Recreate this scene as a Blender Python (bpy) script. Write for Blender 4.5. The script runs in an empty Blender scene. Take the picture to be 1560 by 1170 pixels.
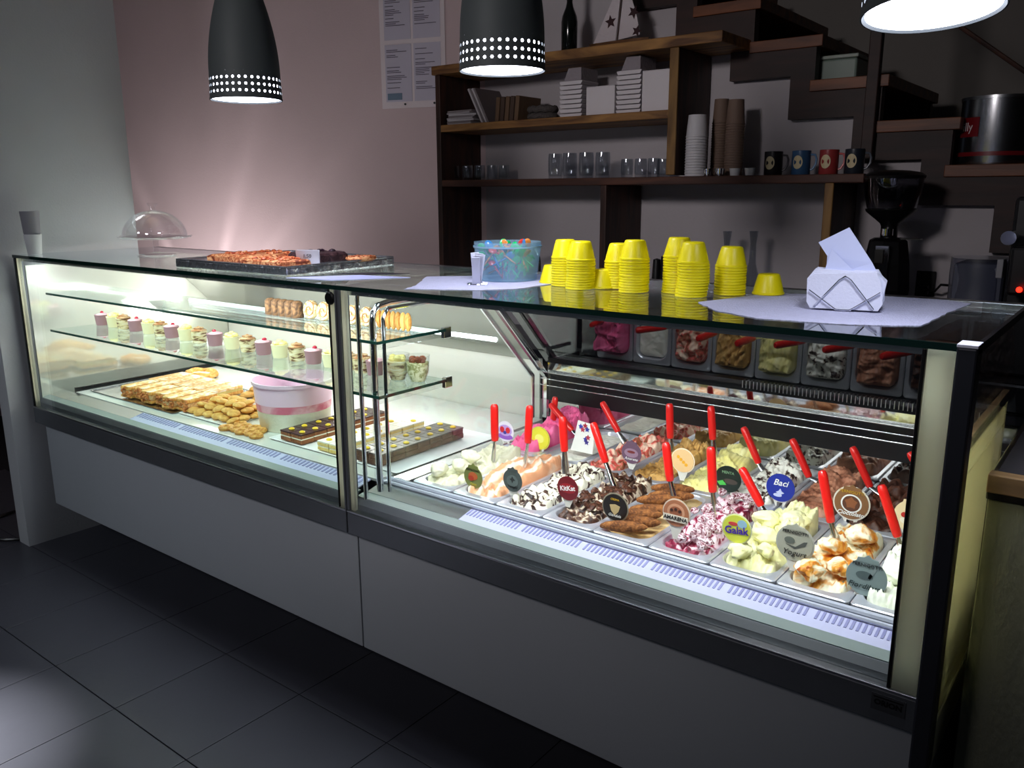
import bpy, bmesh, math, random
from mathutils import Vector, Matrix, noise
R = math.radians
sin, cos, pi = math.sin, math.cos, math.pi
random.seed(7)
sc = bpy.context.scene
COL = sc.collection

# ------------------------------------------------------------------ camera
CAM = Vector((1.9011, -1.629, 1.6432))
YAW, PITCH, ROLL, FPX = R(37.6855), R(-12.9321), R(-0.2433), 1273.19
fw = Vector((-sin(YAW)*cos(PITCH), cos(YAW)*cos(PITCH), sin(PITCH)))
rt0 = Vector((cos(YAW), sin(YAW), 0)); up0 = rt0.cross(fw)
rt = rt0*cos(ROLL) + up0*sin(ROLL); upv = -rt0*sin(ROLL) + up0*cos(ROLL)
cd = bpy.data.cameras.new('camera'); cam = bpy.data.objects.new('camera', cd); COL.objects.link(cam)
m = Matrix((rt, upv, -fw)).transposed().to_4x4(); m.translation = CAM
cam.matrix_world = m
cd.sensor_width = 36; cd.lens = FPX/1560*36; cd.clip_start = .02; cd.clip_end = 50
sc.camera = cam
def at(px, py, ax, val):            # the point of the room seen at a pixel, on a real plane of the room
    d = fw + rt*((px-780)/FPX) - upv*((py-585)/FPX)
    i = 'xyz'.index(ax); return CAM + d*((val-CAM[i])/d[i])

# ------------------------------------------------------------------ light, exposure
W = bpy.data.worlds.new('world'); sc.world = W; W.use_nodes = True
W.node_tree.nodes['Background'].inputs[0].default_value = (.55, .62, .8, 1)
W.node_tree.nodes['Background'].inputs[1].default_value = .03
sc.view_settings.view_transform = 'Standard'; sc.view_settings.look = 'None'
sc.view_settings.gamma = 1; sc.view_settings.use_curve_mapping = False
sc.view_settings.exposure = 0.0
sc.cycles.max_bounces = 10; sc.cycles.transparent_max_bounces = 32
sc.cycles.glossy_bounces = 6; sc.cycles.transmission_bounces = 8; sc.cycles.diffuse_bounces = 4
sc.cycles.sample_clamp_indirect = 6
def area(name, loc, target, sx, sy, power, col=(1,1,1), spread=180):
    l = bpy.data.lights.new(name, 'AREA'); l.shape = 'RECTANGLE'; l.size = sx; l.size_y = sy
    l.energy = power; l.color = col; l.spread = R(spread)
    o = bpy.data.objects.new(name, l); COL.objects.link(o); o.location = loc
    z = (Vector(loc)-Vector(target)).normalized(); x = Vector((1,0,0)) if abs(z.x) < .9 else Vector((0,1,0))
    y = z.cross(x).normalized(); x = y.cross(z)
    mm = Matrix((x, y, z)).transposed().to_4x4(); mm.translation = loc; o.matrix_world = mm
    return o
LED_COL = (.93, .97, 1.0)
area('case_led_pastry', (-1.08, .036, 1.3555), (-1.08, .36, .9), 2.06, .012, 16, LED_COL, 150)
area('case_led_gelato', (.83, .036, 1.3555), (.83, .45, .8), 1.52, .012, 12.5, LED_COL, 150)
area('case_tube_pastry', (-1.08, .80, 1.083), (-1.08, .45, .75), 2.0, .015, 7, (1, .98, .93), 170)
LAMPS = [(-.46, .06, 1.93, 0, 0), (.50, .15, 1.945, 0, 0), (1.546, -.03, 1.93, R(-6), R(-4))]
for i, (x, y, z, ax, ay) in enumerate(LAMPS):
    l = bpy.data.lights.new('pendant_lamp_light', 'AREA'); l.shape = 'DISK'; l.size = .17; l.energy = 3.2; l.color = (.84, .86, 1); l.spread = R(150)
    o = bpy.data.objects.new('pendant_lamp_light', l); COL.objects.link(o); o.location = (x, y, z-.004); o.rotation_euler = (ax, ay, 0)
# outside the frame: ceiling lamp for the floor pool, then two added fills
area('shop_ceiling_light', (-.95, -1.45, 2.9), (-.85, -1.2, 0), .1, .1, 16, (1, .99, .97), 25)
area('left_fill_light', (-1.6, -3.0, 2.9), (-1.7, 0, .35), .5, .5, 3, (.86, .92, 1), 60)  # added fill that lifts the left base panel and floor
area('front_fill_light', (.4, -2.9, 2.9), (-.1, 2.0, 1.75), .6, .6, 11, (1, .93, .94), 76)  # added fill for the shelves, lamp shades and counter front
area('rose_wall_fill', (-2.45, .95, .8), (-3.0, 1.5, 1.7), .6, .1, 8, (1, .94, .94), 150)  # added unseen light that brightens the rose wall
area('left_wall_fill', (-1.9, .72, 1.02), (-2.3, .50, 1.6), .3, .1, 2.6, (1, .97, .97), 150)  # added unseen light behind the case that brightens the left wall

# ------------------------------------------------------------------ materials
def lin(c):
    return tuple((v/12.92 if v <= .04045 else ((v+.055)/1.055)**2.4) for v in [x/255 for x in c])
MC = {}
def base(name):
    mt = bpy.data.materials.new(name); mt.use_nodes = True
    nt = mt.node_tree; return mt, nt, nt.nodes['Principled BSDF']
def mat(name, rgb, rough=.5, metal=0., var=0., scale=8, bump=0., bscale=60, trans=0., emit=0., emcol=None, spec=.5, coat=0, sss=0):
    """plain surface with a little procedural variation of colour and relief"""
    if name in MC: return MC[name]
    mt, nt, b = base(name); c = lin(rgb)
    b.inputs['Roughness'].default_value = rough; b.inputs['Metallic'].default_value = metal
    b.inputs['Specular IOR Level'].default_value = spec
    if coat: b.inputs['Coat Weight'].default_value = coat
    if trans: b.inputs['Transmission Weight'].default_value = trans
    if sss:
        b.inputs['Subsurface Weight'].default_value = sss; b.inputs['Subsurface Radius'].default_value = (.01, .01, .01)
    tc = nt.nodes.new('ShaderNodeTexCoord')
    n = nt.nodes.new('ShaderNodeTexNoise'); n.inputs['Scale'].default_value = scale; n.inputs['Detail'].default_value = 4
    nt.links.new(tc.outputs['Object'], n.inputs['Vector'])
    r = nt.nodes.new('ShaderNodeValToRGB'); r.color_ramp.elements[0].position = .3; r.color_ramp.elements[1].position = .7
    k = max(var, .02)
    r.color_ramp.elements[0].color = (*[max(0, v*(1-k)) for v in c], 1); r.color_ramp.elements[1].color = (*[min(1, v*(1+k*.6)) for v in c], 1)
    nt.links.new(n.outputs['Fac'], r.inputs['Fac']); nt.links.new(r.outputs['Color'], b.inputs['Base Color'])
    if bump:
        n2 = nt.nodes.new('ShaderNodeTexNoise'); n2.inputs['Scale'].default_value = bscale; n2.inputs['Detail'].default_value = 5
        nt.links.new(tc.outputs['Object'], n2.inputs['Vector'])
        bp = nt.nodes.new('ShaderNodeBump'); bp.inputs['Strength'].default_value = bump; bp.inputs['Distance'].default_value = .01
        nt.links.new(n2.outputs['Fac'], bp.inputs['Height']); nt.links.new(bp.outputs['Normal'], b.inputs['Normal'])
    if emit:
        b.inputs['Emission Color'].default_value = (*(lin(emcol) if emcol else c), 1); b.inputs['Emission Strength'].default_value = emit
    MC[name] = mt; return mt
def multi(name, cols, scale=20, rough=.5, dist=1.5, kind='noise', bump=.3, bscale=60, sharp=.06, sss=0, stretch=(1,1,1), spec=.4):
    """mix of several colours in blotches or swirls"""
    if name in MC: return MC[name]
    mt, nt, b = base(name); b.inputs['Roughness'].default_value = rough; b.inputs['Specular IOR Level'].default_value = spec
    tc = nt.nodes.new('ShaderNodeTexCoord'); mp = nt.nodes.new('ShaderNodeMapping'); mp.inputs['Scale'].default_value = stretch
    nt.links.new(tc.outputs['Object'], mp.inputs['Vector'])
    if kind == 'wave':
        n = nt.nodes.new('ShaderNodeTexWave'); n.inputs['Scale'].default_value = scale; n.inputs['Distortion'].default_value = dist*4; n.inputs['Detail'].default_value = 3
    elif kind == 'voro':
        n = nt.nodes.new('ShaderNodeTexVoronoi'); n.inputs['Scale'].default_value = scale
    else:
        n = nt.nodes.new('ShaderNodeTexNoise'); n.inputs['Scale'].default_value = scale; n.inputs['Detail'].default_value = 5; n.inputs['Distortion'].default_value = dist
    nt.links.new(mp.outputs[0], n.inputs['Vector'])
    r = nt.nodes.new('ShaderNodeValToRGB'); el = r.color_ramp.elements
    ps = [c[0] for c in cols]; cs = [(*lin(c[1]), 1) for c in cols]
    while len(el) < len(ps): el.new(.5)
    for e, p, c in zip(el, ps, cs): e.position = p
    for e, p, c in zip(r.color_ramp.elements, ps, cs): e.color = c
    nt.links.new(n.outputs[0], r.inputs['Fac']); nt.links.new(r.outputs['Color'], b.inputs['Base Color'])
    if bump:
        n2 = nt.nodes.new('ShaderNodeTexNoise'); n2.inputs['Scale'].default_value = bscale; n2.inputs['Detail'].default_value = 5
        nt.links.new(mp.outputs[0], n2.inputs['Vector'])
        bp = nt.nodes.new('ShaderNodeBump'); bp.inputs['Strength'].default_value = bump; bp.inputs['Distance'].default_value = .008
        nt.links.new(n2.outputs['Fac'], bp.inputs['Height']); nt.links.new(bp.outputs['Normal'], b.inputs['Normal'])
    if sss:
        b.inputs['Subsurface Weight'].default_value = sss; b.inputs['Subsurface Radius'].default_value = (.01, .01, .008)
    MC[name] = mt; return mt
def pane(name, tint=(.93,.97,.95), ior=1.45, gloss=0.0, rough=0.0):
    """thin glass pane: Fresnel reflection over a slightly tinted see-through body"""
    if name in MC: return MC[name]
    mt = bpy.data.materials.new(name); mt.use_nodes = True; nt = mt.node_tree; nt.nodes.clear()
    o = nt.nodes.new('ShaderNodeOutputMaterial'); mx = nt.nodes.new('ShaderNodeMixShader')
    t = nt.nodes.new('ShaderNodeBsdfTransparent'); t.inputs[0].default_value = (*tint, 1)
    g = nt.nodes.new('ShaderNodeBsdfGlossy'); g.inputs['Roughness'].default_value = rough; g.inputs[0].default_value = (.95,.97,1,1)
    def mth(op, x, y=None):
        q = nt.nodes.new('ShaderNodeMath'); q.operation = op
        for k_, v_ in enumerate((x, y)):
            if v_ is None: continue
            if isinstance(v_, (int, float)): q.inputs[k_].default_value = v_
            else: nt.links.new(v_, q.inputs[k_])
        return q.outputs[0]
    ge = nt.nodes.new('ShaderNodeNewGeometry'); dp = nt.nodes.new('ShaderNodeVectorMath'); dp.operation = 'DOT_PRODUCT'
    nt.links.new(ge.outputs['Incoming'], dp.inputs[0]); nt.links.new(ge.outputs['Normal'], dp.inputs[1])
    f0 = ((ior-1)/(ior+1))**2          # Schlick's form of the Fresnel law, the same from both sides of the thin pane
    fres = mth('ADD', mth('MULTIPLY', mth('POWER', mth('SUBTRACT', 1.0, mth('ABSOLUTE', dp.outputs['Value'])), 5.0), 1-f0), f0)
    tc = nt.nodes.new('ShaderNodeTexCoord'); n = nt.nodes.new('ShaderNodeTexNoise'); n.inputs['Scale'].default_value = 3
    nt.links.new(tc.outputs['Object'], n.inputs['Vector'])
    ad = nt.nodes.new('ShaderNodeMath'); ad.operation = 'MULTIPLY_ADD'; ad.inputs[1].default_value = .01+gloss*.1; ad.inputs[2].default_value = gloss
    nt.links.new(n.outputs['Fac'], ad.inputs[0])
    a2 = nt.nodes.new('ShaderNodeMath'); a2.operation = 'ADD'; a2.use_clamp = True
    nt.links.new(fres, a2.inputs[0]); nt.links.new(ad.outputs[0], a2.inputs[1])
    nt.links.new(a2.outputs[0], mx.inputs[0]); nt.links.new(t.outputs[0], mx.inputs[1]); nt.links.new(g.outputs[0], mx.inputs[2])
    nt.links.new(mx.outputs[0], o.inputs[0]); MC[name] = mt; return mt
def wood(name, dark, light, rough=.55, stretch=(2, 14, 14), scale=1.6):
    if name in MC: return MC[name]
    mt, nt, b = base(name); b.inputs['Roughness'].default_value = rough
    tc = nt.nodes.new('ShaderNodeTexCoord'); mp = nt.nodes.new('ShaderNodeMapping'); mp.inputs['Scale'].default_value = stretch
    n = nt.nodes.new('ShaderNodeTexNoise'); n.inputs['Scale'].default_value = scale; n.inputs['Detail'].default_value = 8; n.inputs['Distortion'].default_value = .8
    r = nt.nodes.new('ShaderNodeValToRGB'); r.color_ramp.elements[0].position = .35; r.color_ramp.elements[1].position = .68
    r.color_ramp.elements[0].color = (*lin(dark), 1); r.color_ramp.elements[1].color = (*lin(light), 1)
    bp = nt.nodes.new('ShaderNodeBump'); bp.inputs['Strength'].default_value = .3; bp.inputs['Distance'].default_value = .004
    L = nt.links.new; L(tc.outputs['Object'], mp.inputs[0]); L(mp.outputs[0], n.inputs['Vector']); L(n.outputs['Fac'], r.inputs['Fac'])
    L(r.outputs['Color'], b.inputs['Base Color']); L(n.outputs['Fac'], bp.inputs['Height']); L(bp.outputs['Normal'], b.inputs['Normal'])
    MC[name] = mt; return mt

M_wallL = mat('left_wall_paint', (205,207,210), .85, var=.03, scale=3, bump=.1, bscale=120)
M_pink = mat('rose_wall_paint', (208,186,188), .85, var=.03, scale=3, bump=.1, bscale=120)
M_back = mat('back_wall_paint', (190,184,188), .85, var=.04, scale=3, bump=.1, bscale=120)
M_far = mat('stairwell_paint', (120,116,112), .9, var=.05, scale=2)
M_tile = mat('floor_tile_glaze', (66,67,75), .38, var=.06, scale=5, bump=.04, bscale=30)
M_grout = mat('floor_grout', (30,30,34), .9, var=.1)
M_panel = mat('case_white_laminate', (176,182,188), .35, var=.02, scale=2, coat=.2)
M_steel = mat('brushed_steel', (190,192,196), .28, 1, var=.04, scale=30)
M_steelb = mat('bright_sheet_steel', (225,226,228), .22, 1, var=.03, scale=20)
M_pan = mat('gelato_pan_steel', (214,216,226), .32, .6, var=.03, scale=20)
M_trim = mat('satin_dark_steel', (116,120,126), .4, .6, var=.04, scale=10)
M_chrome = mat('polished_chrome', (225,227,230), .07, 1, var=.02)
M_black = mat('black_plastic', (14,14,16), .35, var=.1)
M_dkgrey = mat('dark_anodised_rail', (24,24,27), .22, .3, var=.1)
M_white = mat('white_case_liner', (226,226,216), .3, var=.02, scale=4)
M_cream = mat('cream_side_board', (222,216,180), .5, var=.04, scale=5)
M_mirror = mat('smoked_mirror_glass', (112,112,114), .03, 1, var=.02)
M_mirror2 = mat('clear_mirror_glass', (205,205,200), .05, 1, var=.02)
M_front = pane('front_glass', (.95,.975,.965), 1.45)
M_top = pane('counter_top_glass', (.80,.83,.82), 1.6, .03)
M_shelf = pane('shelf_glass', (.86,.93,.90), 1.5, .02)
M_clear = pane('clear_divider', (.95,.96,.96), 1.45)
M_edge = mat('green_glass_edge', (12,44,38), .08, var=.1, spec=.8)
M_edge2 = mat('teal_shelf_edge', (36,92,80), .1, var=.1, spec=.8)
M_led = mat('led_strip_lens', (255,255,255), .4, emit=7, emcol=(245,250,255))
M_grille = mat('white_air_grille', (196,196,228), .35, var=.02)
M_slot = mat('grille_slot', (140,140,186), .5)
M_ww = wood('shelf_pine', (92,58,30), (176,128,70), .6)
M_wdark = wood('shelf_dark_stain', (40,22,16), (72,40,28), .6, (14,14,2))
M_wstr = wood('stair_stringer_stain', (34,19,17), (54,30,25), .6)
M_tread = wood('stair_tread_wood', (84,46,26), (128,74,42), .5)
M_yel = mat('yellow_paper_cup', (246,232,12), .38, var=.02, sss=.1, spec=.5)
M_nap = mat('white_napkin_paper', (226,230,246), .9, var=.02, bump=.2, bscale=150)
M_mat = mat('quilted_paper_mat', (196,198,224), .95, var=.06, scale=60, bump=.8, bscale=220)
M_red = mat('red_spatula_handle', (226,30,26), .3, var=.02, coat=.3)
M_paper = mat('lavender_leaflet', (190,194,236), .8, var=.02)
M_foam = mat('white_foam', (218,212,216), .7, var=.02)
M_glass = pane('drinking_glass', (.82,.84,.86), 1.5, .035)
M_dome = pane('dome_glass', (.985,.98,.985), 1.5, .02)

# ------------------------------------------------------------------ mesh building
class B:
    def __init__(s): s.v = []; s.f = []; s.mi = []
    def add(s, vs, fs, mi=0):
        k = len(s.v); s.v += [tuple(v) for v in vs]; s.f += [tuple(i+k for i in f) for f in fs]; s.mi += [mi]*len(fs); return s
    def box(s, x0, x1, y0, y1, z0, z1, mi=0):
        return s.add([(x0,y0,z0),(x1,y0,z0),(x1,y1,z0),(x0,y1,z0),(x0,y0,z1),(x1,y0,z1),(x1,y1,z1),(x0,y1,z1)],
              [(0,3,2,1),(4,5,6,7),(0,1,5,4),(1,2,6,5),(2,3,7,6),(3,0,4,7)], mi)
    def lathe(s, prof, n=24, c=(0,0,0), mi=0, sx=1, sy=1, close=False):
        vs = []; fs = []; rings = []
        for r, z in prof:
            if r < 1e-6: rings.append([len(vs)]); vs.append((c[0], c[1], c[2]+z))
            else:
                rings.append(list(range(len(vs), len(vs)+n)))
                for i in range(n): a = 2*pi*i/n; vs.append((c[0]+r*cos(a)*sx, c[1]+r*sin(a)*sy, c[2]+z))
        pr = list(zip(rings, rings[1:])) + ([(rings[-1], rings[0])] if close else [])
        for a, b in pr:
            for i in range(n):
                j = (i+1) % n
                if len(a) == 1 and len(b) == 1: continue
                if len(a) == 1: fs.append((a[0], b[j], b[i]))
                elif len(b) == 1: fs.append((a[i], a[j], b[0]))
                else: fs.append((a[i], a[j], b[j], b[i]))
        return s.add(vs, fs, mi)
    def tube(s, pts, r, n=8, closed=False, mi=0, cap=True):
        P = [Vector(p) for p in pts]; L = len(P); vs = []; fs = []
        rr = r if isinstance(r, (list, tuple)) else [r]*L
        t0 = (P[1]-P[0]).normalized(); u = t0.orthogonal().normalized()
        for i in range(L):
            a = P[(i-1) % L] if (i > 0 or closed) else P[0]; b = P[(i+1) % L] if (i < L-1 or closed) else P[-1]
            t = (b-a).normalized(); u = (u-t*u.dot(t)).normalized(); w = t.cross(u)
            for k in range(n): an = 2*pi*k/n; vs.append(P[i]+(u*cos(an)+w*sin(an))*rr[i])
        for i in range(L if closed else L-1):
            j = (i+1) % L
            for k in range(n): q = (k+1) % n; fs.append((i*n+k, i*n+q, j*n+q, j*n+k))
        if cap and not closed: fs.append(tuple(range(n-1, -1, -1))); fs.append(tuple((L-1)*n+k for k in range(n)))
        return s.add(vs, fs, mi)
    def prism(s, poly, ax, a0, a1, mi=0):
        n = len(poly)
        def p(u, v, w): return {'x': (w,u,v), 'y': (u,w,v), 'z': (u,v,w)}[ax]
        return s.add([p(u,v,a0) for u,v in poly]+[p(u,v,a1) for u,v in poly],
              [tuple(range(n-1,-1,-1)), tuple(range(n,2*n))]+[(i,(i+1)%n,n+(i+1)%n,n+i) for i in range(n)], mi)
    def ball(s, c, rx, ry, rz, n=10, m=6, mi=0, jit=0):
        pr = [(sin(pi*k/m), -cos(pi*k/m)) for k in range(m+1)]; k0 = len(s.v)
        s.lathe([(max(a, 0) if 0 < k < m else 0, b) for k, (a, b) in enumerate(pr)], n, (0,0,0), mi)
        for i in range(k0, len(s.v)):
            v = s.v[i]; q = 1+(random.uniform(-jit, jit) if jit else 0)
            s.v[i] = (c[0]+v[0]*rx*q, c[1]+v[1]*ry*q, c[2]+v[2]*rz*q)
        return s
    def xf(s, M, k0=0):
        for i in range(k0, len(s.v)): s.v[i] = tuple(M @ Vector(s.v[i]))
        return s
    def mesh(s, name, mats, smooth=False):
        me = bpy.data.meshes.new(name); me.from_pydata(s.v, [], s.f)
        for mm in (mats if isinstance(mats, (list, tuple)) else [mats]): me.materials.append(mm)
        for p, k in zip(me.polygons, s.mi): p.material_index = k
        bm = bmesh.new(); bm.from_mesh(me); bmesh.ops.recalc_face_normals(bm, faces=bm.faces); bm.to_mesh(me); bm.free()
        if smooth:
            me.shade_smooth()
            try: me.set_sharp_from_angle(angle=R(40))
            except Exception: pass
        me.update(); return me
    def build(s, name, mats, parent=None, smooth=False, bevel=0, loc=(0,0,0), rot=(0,0,0)):
        o = bpy.data.objects.new(name, s.mesh(name, mats, smooth)); COL.objects.link(o); o.parent = parent
        o.location = loc; o.rotation_euler = rot
        if bevel:
            md = o.modifiers.new('bevel', 'BEVEL'); md.width = bevel; md.segments = 2; md.limit_method = 'ANGLE'; md.angle_limit = R(50)
        return o
def tag(o, label=None, cat=None, group=None, kind=None):
    if label: o['label'] = label
    if cat: o['category'] = cat
    if group: o['group'] = group
    if kind: o['kind'] = kind
    return o
def thing(name, label, cat, loc=(0,0,0), rz=0, group=None):
    o = bpy.data.objects.new(name, None); COL.objects.link(o); o.location = loc; o.rotation_euler = (0,0,rz); o.empty_display_size = .05
    return tag(o, label, cat, group)
def dup(src, loc=None, rot=None, label=None, group=None, parent=None, scale=None):
    o = src.copy(); COL.objects.link(o)
    if loc is not None: o.location = loc
    if rot is not None: o.rotation_euler = rot
    if scale is not None: o.scale = scale
    if label: o['label'] = label
    if group: o['group'] = group
    if parent: o.parent = parent
    def rec(a, b):
        for ch in list(a.children):
            c = ch.copy(); COL.objects.link(c); c.parent = b; rec(ch, c)
    rec(src, o); return o
def text(s, size, mt, parent, name='lettering', loc=(0,0,0), rot=(R(90),0,0), ext=.0004, shear=0, bold=0, sx=1):
    cu = bpy.data.curves.new('t', 'FONT'); cu.body = s; cu.size = size; cu.extrude = ext; cu.align_x = 'CENTER'; cu.align_y = 'CENTER'; cu.shear = shear; cu.offset = bold; cu.resolution_u = 2
    t = bpy.data.objects.new('t', cu); COL.objects.link(t); dg = bpy.context.evaluated_depsgraph_get()
    me = bpy.data.meshes.new_from_object(t.evaluated_get(dg)); bpy.data.objects.remove(t)
    me.materials.clear(); me.materials.append(mt)
    o = bpy.data.objects.new(name, me); COL.objects.link(o); o.parent = parent; o.location = loc; o.rotation_euler = rot; o.scale = (sx,1,1)
    return o
def struct(b, name, mt, **k):
    o = b.build(name, mt, **k); o['kind'] = 'structure'; return o

# ------------------------------------------------------------------ the room
ORD = ['first','second','third','fourth','fifth','sixth','seventh','eighth','ninth','tenth','eleventh','twelfth','thirteenth','fourteenth','fifteenth','sixteenth','seventeenth','eighteenth','nineteenth','twentieth','twenty-first','twenty-second','twenty-third','twenty-fourth']
T, TX, TY = .418, -1.873, -.0855
fl = struct(B().box(-5.2, 3.2, -3.2, 3.3, -.06, -.004), 'floor', M_grout)
tb = B().box(.0015, T-.0015, .0015, T-.0015, -.003, 0).build('tile', M_tile, fl, bevel=.0012)
tb.location = (TX, TY-T, 0)
for i in range(-4, 8):
    for j in range(-5, 1):
        if (i, j) != (0, -1):
            o = tb.copy(); COL.objects.link(o); o.location = (TX+i*T, TY+j*T, 0)
WL = -2.205
struct(B().box(WL-.1, WL, -.095, .6, 0, 3.0), 'wall_left', M_wallL)
# the wall behind the counter turns a little towards the viewer on the left
cx, cy = -1.10, 2.03; ang = R(17)
u = Vector((-cos(ang), -sin(ang), 0)); n_ = Vector((u.y, -u.x, 0))
p0 = Vector((cx, cy, 0)); p1 = p0+u*4.6
struct(B().prism([(p0.x,p0.y),(p1.x,p1.y),(p1.x-.03,p1.y+.12),(p0.x,p0.y+.12)], 'z', 0, 3.0), 'wall_rear_left', M_pink)
sx0, run, sz0, rise = .045, .2675, 2.281, .1735
saw = [(-.133, 2.6), (-.133, 2.449), (sx0, 2.449)]
saw = [(-1.10, 0), (-1.10, 3.0), (-.40, 3.0), (-.40, 2.62), (-.133, 2.62), (-.133, 2.452), (sx0, 2.452)]
k = 0
while sz0-k*rise > .3 and sx0+k*run < 3.0:
    saw += [(sx0+k*run, sz0-k*rise), (sx0+(k+1)*run, sz0-k*rise)]; k += 1
saw += [(saw[-1][0], 0)]
struct(B().prism(saw, 'y', 2.03, 2.13), 'wall_back', M_back)
struct(B().box(-1.2, 3.2, 3.1, 3.2, 0, 3.0), 'wall_far', M_far)
struct(B().box(-5.2, 3.2, -3.2, 3.3, 3.0, 3.06), 'ceiling', mat('ceiling_paint', (150,150,150), .9))
struct(B().box(-5.2, -5.1, -3.2, 3.3, 0, 3.0), 'wall_outer_left', mat('dark_room_paint', (40,40,42), .9))
struct(B().box(3.1, 3.2, -3.2, 3.3, 0, 3.0), 'wall_right', mat('dark_room_paint', (40,40,42), .9))

# cable in the dark room at the far left
pts = [(-2.5+.22*cos(t), .05+.16*sin(t)*(1+.1*t), .012+.004*sin(3*t)) for t in [i*.3 for i in range(40)]]
tag(B().tube(pts, .007, 6).build('power_cable', M_black, smooth=True), 'black cable coiled on the floor beyond the end of the left wall', 'cable')

# staircase
st = thing('staircase', 'dark-stained wooden staircase with open treads rising to the left above the wall', 'staircase', (0, 2.0, 0))
sg = []
NS = 7
for i in range(-2, NS): sg += [(sx0+i*run, sz0-i*rise), (sx0+(i+1)*run, sz0-i*rise)]
up_ = []
for i in range(NS-1, -3, -1): up_ += [(sx0+(i+1)*run+.10, sz0-i*rise-.03), (sx0+(i+1)*run+.10, sz0-i*rise+.14), (sx0+i*run+.10, sz0-i*rise+.14)]
low = sg
poly = low + [(low[-1][0]+.10, low[-1][1])] + up_[1:] + [(up_[-1][0], up_[-1][1]+.2), (low[0][0], up_[-1][1]+.2)]
B().prism(poly, 'y', -.02, .028).build('stringer', M_wstr, st)
for i in range(-2, NS):
    B().box(sx0+i*run+.085, sx0+(i+1)*run+.125, -.03, .85, sz0-i*rise+.105, sz0-i*rise+.15).build('tread', M_tread, st, bevel=.003)
B().prism([(a, b-.02) for a, b in poly], 'y', .82, .86).build('stringer', M_wstr, st)
B().box(.895, .94, -.06, -.02, 1.75, 2.9).build('newel_post', M_wstr, st, bevel=.004)
a = at(1462,40,'y',1.95); b_ = at(1560,108,'y',1.95)
d_ = b_-a; B().tube([Vector((a.x, -.05, a.z))-Vector((d_.x,0,d_.z))*2, Vector((b_.x, -.05, b_.z))+Vector((d_.x,0,d_.z))*2], .008, 8).build('handrail', M_wdark, st, smooth=True)
bx = thing('storage_box', 'pale green translucent plastic box on a stair tread', 'box', (.735, 2.22, sz0-3*rise+rise+.15))
z_ = sz0-2*rise+.15
bx.location = (.745, 2.16, z_+.001)
B().box(-.075, .075, -.1, .1, 0, .085).build('body', mat('green_plastic', (120,136,126), .4), bx, bevel=.008)
B().box(-.08, .08, -.105, .105, .085, .1).build('lid', mat('box_lid', (150,160,150), .4), bx, bevel=.004)

# coffee tin on the stair
p = at(1515, 238, 'y', 2.15)
zt = sz0-5*rise+.151
p = at(1515, 240, 'y', 2.12)
p.z = sz0-4*rise+.151+.0
ct = thing('coffee_tin', 'large silver coffee tin with red label on the stairs at the right', 'tin', (p.x, 2.12, p.z))
B().lathe([(0,0),(.128,0),(.13,.008),(.13,.235),(.125,.24),(0,.24)], 40).build('body', mat('tin_plate', (176,178,182), .25, 1, var=.03), ct, smooth=True)
B().lathe([(.1305,.03),(.1312,.03),(.1312,.045),(.1305,.045)], 40, close=True).build('red_band', mat('tin_red', (120,14,24), .4), ct, smooth=True)
B().lathe([(.127,.235),(.133,.235),(.133,.245),(.127,.245)], 40, close=True).build('rim', M_steel, ct, smooth=True)
lb = B(); vs = []
for i in range(9):
    a_ = R(-150+i*5.0); vs += [(.132*cos(a_), .132*sin(a_), .10), (.132*cos(a_), .132*sin(a_), .17)]
lb.add(vs, [(2*i, 2*i+2, 2*i+3, 2*i+1) for i in range(8)]).build('label', mat('tin_red', (120,14,24), .4), ct)
text('illy', .045, mat('tin_white', (230,220,220), .5), ct, loc=(.133*cos(R(-130)), .133*sin(R(-130)), .135), rot=(R(90), 0, R(-40)))

# ------------------------------------------------------------------ back counter and the shelf unit
bc = thing('back_counter', 'dark back counter along the rear wall below the wooden shelves', 'counter', (0, 1.72, 0))
B().box(-1.09, 2.2, -.30, .25, .90, .9395).build('worktop', mat('back_worktop', (34,34,38), .3), bc, bevel=.003)
B().box(-1.08, 2.16, -.26, .25, 0, .90).build('body', mat('back_body', (60,56,54), .6), bc)
YS = 1.70
sh = thing('wooden_shelf_unit', 'rustic wooden shelf unit with three boards on the rear wall', 'shelf', (0, YS, .94))
def sbx(nm, x0, x1, z0, z1, m_, y0=0, y1=.325):
    return B().box(x0, x1, y0, y1, z0-.94, z1-.94).build(nm, m_, sh, bevel=.004)
sbx('side_panel', -1.160, -1.128, .94, 2.225, M_wdark)
sbx('side_panel', .168, .205, 1.712, 2.225, M_wdark, .012)
sbx('side_panel', -.160, -.128, .94, 1.672, M_wdark)
sbx('side_panel', .845, .875, .94, 1.672, M_wdark, .012)
for nm, x0, x1, z0, z1 in (('panel_edge', .166, .207, 1.712, 2.225), ('panel_edge', .843, .877, .94, 1.672)):
    sbx(nm, x0, x1, z0, z1, wood('edge_pine', (92,62,30), (150,112,58), .6, (14,14,2)), 0, .012)
M_wmid = wood('shelf_red_brown', (62,34,24), (96,56,38), .6)
sbx('shelf_board', -1.175, .40, 2.225, 2.268, M_ww, -.01)
sbx('shelf_board', -1.128, .168, 1.945, 1.980, M_ww)
sbx('shelf_board', -1.128, .985, 1.672, 1.705, M_wmid)
ZS0, ZS1, ZS2 = 1.705, 1.98, 2.268

def wallpt(px, py):                # point on the turned wall
    d = fw + rt*((px-780)/FPX) - upv*((py-585)/FPX)
    nn = Vector((sin(ang), -cos(ang), 0)); q = p0+nn*.004
    return CAM + d*((q-CAM).dot(nn)/d.dot(nn))
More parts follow.
